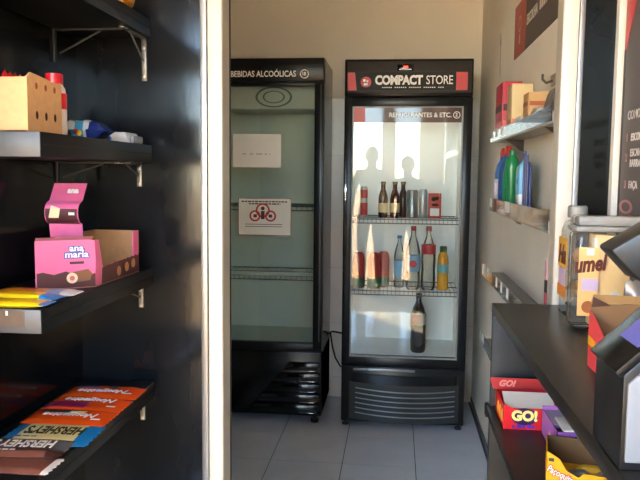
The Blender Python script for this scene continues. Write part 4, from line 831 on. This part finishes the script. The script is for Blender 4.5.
m.prism([(3.400, 2.010), (3.412, 2.016), (3.416, 1.985), (3.422, 1.975), (3.408, 1.960), (3.404, 1.90), (3.398, 1.86), (3.392, 1.84), (3.388, 1.812), (3.396, 1.825), (3.404, 1.85), (3.396, 1.92), (3.392, 1.97)], 0.4672, 0.4680, 'x')
m.build('stain', mat('grey_stain', '#8d8270', 0.8), wr_)
# small clamp lamp-like hook near the jamb
hk = thing('wall_hook', 'small grey metal hook on the store wall above the shelf', 'hook', (0.462, 2.20, 1.62))
MB().box(0.460, 0.4675, 2.17, 2.24, 1.625, 1.66, 0.003).build('plate', mat('hook_plate', '#a39b8d', 0.4, metal=0.5), hk)
MB().tube([(0.460, 2.205, 1.64), (0.448, 2.24, 1.638), (0.442, 2.27, 1.652), (0.444, 2.28, 1.668)], 0.004, 8).build('hook_arm', mat('hook_grey', '#6d675e', 0.4, metal=0.4), hk)
ps = thing('marker_strip', 'slim pink and black hanging strip on the store wall beside the jamb', 'strip', (0.463, 2.205, 0.95))
MB().box(0.460, 0.4675, 2.195, 2.213, 1.035, 1.096, 0.002).build('pink_end', mat('strip_pink', '#d59aa0', 0.5), ps)
MB().box(0.459, 0.4675, 2.197, 2.211, 0.995, 1.035, 0.002).build('black_middle', M_RUBBER, ps)
MB().box(0.460, 0.4675, 2.195, 2.213, 0.930, 0.995, 0.002).build('red_end', mat('strip_red', '#b03a52', 0.5), ps)
# poster on the front wall
po = thing('instruction_poster', 'dark grey COMO FUNCIONA poster with red corner and numbered steps', 'poster', (0.51, 1.3, 1.15))
MB().box(0.5105, 0.5135, 0.95, 1.694, 1.15, 2.10).build('board', mat('poster_grey', '#5d5450', 0.45), po)
MB().prism([(1.692, 1.63), (1.692, 2.10), (1.50, 2.10), (1.60, 1.78), (1.66, 1.68)], 0.5097, 0.5105, 'x').build('red_corner', M_RED, po)
MB().box(0.5097, 0.5105, 1.683, 1.694, 1.15, 1.64).build('dark_edge', mat('poster_dark', '#241c1b', 0.5), po)
M_PTX = mat('poster_text', '#d8cfc8', 0.5)
text('COMO FUNCIONA?', 0.028, (0.5100, 1.650, 1.488), ROT_LEFT, M_PTX, po, bold=0.0003, sx=0.95)
for n_, ls, z in (('1', ('ESCOLHA',), 1.439), ('2', ('ESCANEIE', 'BARRAS'), 1.405), ('3', ('FAÇA',), 1.335)):
    text(n_, 0.024, (0.5100, 1.652, z - (0.010 if n_ == '2' else 0)), ROT_LEFT, mat('poster_pink', '#c98a84', 0.5), po, bold=0.0006, name='step_number', sx=0.9)
    for q, l in enumerate(ls): text(l, 0.0235, (0.5100, 1.622, z - 0.023 * q), ROT_LEFT, M_PTX, po, bold=0.0003, sx=0.95)
m = MB(); disc(m, (0, 0, 0), 1, 'x', 0.0008, 20, 0.65); m.bm.transform(Matrix.Translation((0.5098, 1.634, 1.286)) @ Matrix.Diagonal((1, 0.045, 0.016, 1))); m.build('red_roundel', mat('poster_pink', '#c98a84'), po)

# ------------------------------------------------------------------ the two people at the entrance, mirrored in the fridge door
def person(label, base, height, shirt, trousers, hair, arms, hand_z=None):
    k = height / 1.70
    t = thing('person', label, 'person', base)
    bx_, by_, bz_ = base
    V = []; E = []; Rr = []
    def v(x, y, z, rx, ry=None):
        V.append((x * k, y * k, z * k)); Rr.append((rx * k, (ry or rx) * k)); return len(V) - 1
    def ch(a, *pts):
        for q in pts:
            b = v(*q); E.append((a, b)); a = b
        return a
    pel = v(0, 0, 0.93, 0.150, 0.105)
    wa = ch(pel, (0, 0, 1.07, 0.132, 0.095), (0, 0.005, 1.22, 0.150, 0.105))
    chst = ch(wa, (0, 0, 1.36, 0.155, 0.105))
    nk = ch(chst, (0, 0, 1.45, 0.075, 0.065), (0, 0.01, 1.505, 0.050, 0.052))
    ch(nk, (0, 0.018, 1.545, 0.062, 0.072), (0, 0.022, 1.60, 0.076, 0.094), (0, 0.015, 1.655, 0.070, 0.088), (0, 0.010, 1.685, 0.040, 0.050))
    for sd2, arm in ((-1, arms[0]), (1, arms[1])):
        hip = ch(pel, (sd2 * 0.085, 0, 0.86, 0.090, 0.095))
        ch(hip, (sd2 * 0.095, 0.005, 0.68, 0.075, 0.080), (sd2 * 0.10, 0.012, 0.50, 0.056, 0.060), (sd2 * 0.10, -0.008, 0.36, 0.056, 0.060), (sd2 * 0.10, -0.012, 0.12, 0.038, 0.042), (sd2 * 0.10, 0.0, 0.055, 0.040, 0.050), (sd2 * 0.108, 0.10, 0.038, 0.042, 0.030), (sd2 * 0.112, 0.17, 0.032, 0.034, 0.024))
        sh = ch(chst, (sd2 * 0.155, 0, 1.395, 0.066, 0.066))
        el, wr2 = arm
        mid = tuple((a + b) / 2 for a, b in zip((sd2 * 0.19, 0, 1.36), el))
        h0 = ch(sh, mid + (0.050,), tuple(el) + (0.040,), tuple((a * 0.55 + b * 0.45) for a, b in zip(el, wr2)) + (0.038,), tuple(wr2) + (0.026,))
        d = (Vector(wr2) - Vector(el)).normalized(); side = Vector((1, 0, 0)) if abs(d.x) < 0.7 else Vector((0, 1, 0)); side = (side - d * side.dot(d)).normalized(); up = d.cross(side)
        pm = Vector(wr2) + d * 0.055; palm = ch(h0, tuple(pm) + (0.030, 0.018))
        for q, (off, ln) in enumerate(((-0.027, 0.070), (-0.009, 0.080), (0.009, 0.076), (0.027, 0.060))):
            a0 = pm + d * 0.030 + side * off; a1 = a0 + d * ln * 0.5 + up * 0.004; a2 = a0 + d * ln * 0.85 + up * 0.022
            ch(palm, tuple(a0) + (0.0095,), tuple(a1) + (0.0085,), tuple(a2) + (0.0075,))
        b0 = Vector(wr2) + d * 0.035 - sd2 * side * 0.034; b1 = b0 + d * 0.030 - sd2 * side * 0.018 + up * 0.010
        ch(palm, tuple(b0) + (0.011,), tuple(b1) + (0.009,))
    me = bpy.data.meshes.new('body'); me.from_pydata(V, E, []); o = bpy.data.objects.new('body_src', me); col.objects.link(o)
    sm = o.modifiers.new('skin', 'SKIN'); sm.use_smooth_shade = True
    if not me.skin_vertices: 
        bpy.context.view_layer.objects.active = o; bpy.ops.mesh.customdata_skin_add()
    for i, sv in enumerate(me.skin_vertices[0].data): sv.radius = Rr[i]; sv.use_root = (i == 0)
    ss = o.modifiers.new('sub', 'SUBSURF'); ss.levels = 2; ss.render_levels = 2
    dg = bpy.context.evaluated_depsgraph_get(); m2 = bpy.data.meshes.new_from_object(o.evaluated_get(dg)); bpy.data.objects.remove(o)
    m2.materials.clear()
    for q in (mat('skin_tone', '#a9785c', 0.5), shirt, trousers, mat('dark_shoe', '#26221f', 0.5)): m2.materials.append(q)
    arm_x = 0.205 * k
    for f in m2.polygons:
        c = f.center; z = c.z / k
        if z > 1.455: i = 0
        elif z < 0.085: i = 3
        elif z < 0.97 and abs(c.x) < 0.20 * k: i = 2
        else: i = 1
        near = min((Vector(c) - Vector(a[1]) * k).length for a in arms); nel = min((Vector(c) - Vector(a[0]) * k).length for a in arms)
        if (abs(c.x) > 0.20 * k or c.y > 0.13 * k) and near < nel + 0.03 * k and z > 0.55: i = 0
        f.material_index = i
    m2.shade_smooth()
    b = bpy.data.objects.new('body', m2); col.objects.link(b); b.parent = t
    mh = MB(); mh.lathe([(0.020 * k, 0.107 * k), (0.055 * k, 0.092 * k), (0.082 * k, 0.055 * k), (0.088 * k, 0.01 * k), (0.084 * k, -0.035 * k), (0.070 * k, -0.060 * k), (0.060 * k, -0.062 * k)][::-1], (0, 0, 0), 20)
    mh.bm.transform(Matrix.Translation((bx_, by_ - 0.012 * k, bz_ + 1.615 * k)) @ Matrix.Rotation(0.42, 4, 'X') @ Matrix.Diagonal((0.93, 1.13, 1, 1))); mh.build('hair', hair, t)
    for sx in (-1, 1):
        me_ = MB(); me_.lathe([(0.002, -0.009), (0.008, -0.005), (0.010, 0), (0.008, 0.005), (0.002, 0.009)], (bx_ + sx * 0.030 * k, by_ + 0.104 * k, bz_ + 1.605 * k), 10); me_.build('eye', M_BLK, t)
        me_ = MB(); me_.box(bx_ + sx * 0.078 * k - 0.008, bx_ + sx * 0.078 * k + 0.008, by_ - 0.004, by_ + 0.022, bz_ + 1.575 * k, bz_ + 1.63 * k, 0.007); me_.build('ear', mat('skin_tone', '#a9785c'), t)
    mn = MB(); mn.prism([(by_ + 0.105 * k, bz_ + 1.60 * k), (by_ + 0.135 * k, bz_ + 1.568 * k), (by_ + 0.105 * k, bz_ + 1.560 * k)], bx_ - 0.011, bx_ + 0.011, 'x', 0.003); mn.build('nose', mat('skin_tone', '#a9785c'), t)
    MB().box(bx_ - 0.024 * k, bx_ + 0.024 * k, by_ + 0.098 * k, by_ + 0.108 * k, bz_ + 1.538 * k, bz_ + 1.546 * k, 0.003).build('mouth', mat('lip_tone', '#7d4038', 0.5), t)
    return t
person('person in a pale shirt standing at ease, mirrored in the fridge door', (-0.30, -0.95, 0.0), 1.67, mat('shirt_pale', '#b9b4aa', 0.8), mat('trousers_dark', '#2c2f38', 0.8), mat('hair_dark', '#1d1512', 0.6), (((-0.235, -0.02, 1.12), (-0.245, 0.05, 0.87)), ((0.235, -0.02, 1.12), (0.245, 0.05, 0.87))))
person('person in a dark shirt with both hands raised, mirrored in the fridge door', (0.12, -0.72, 0.0), 1.56, mat('shirt_dark', '#4b4e55', 0.8), mat('trousers_blue', '#33415c', 0.8), mat('hair_brown', '#3a2418', 0.6), (((-0.21, 0.12, 1.16), (-0.12, 0.33, 1.32)), ((0.20, 0.12, 1.16), (0.02, 0.33, 1.32))))
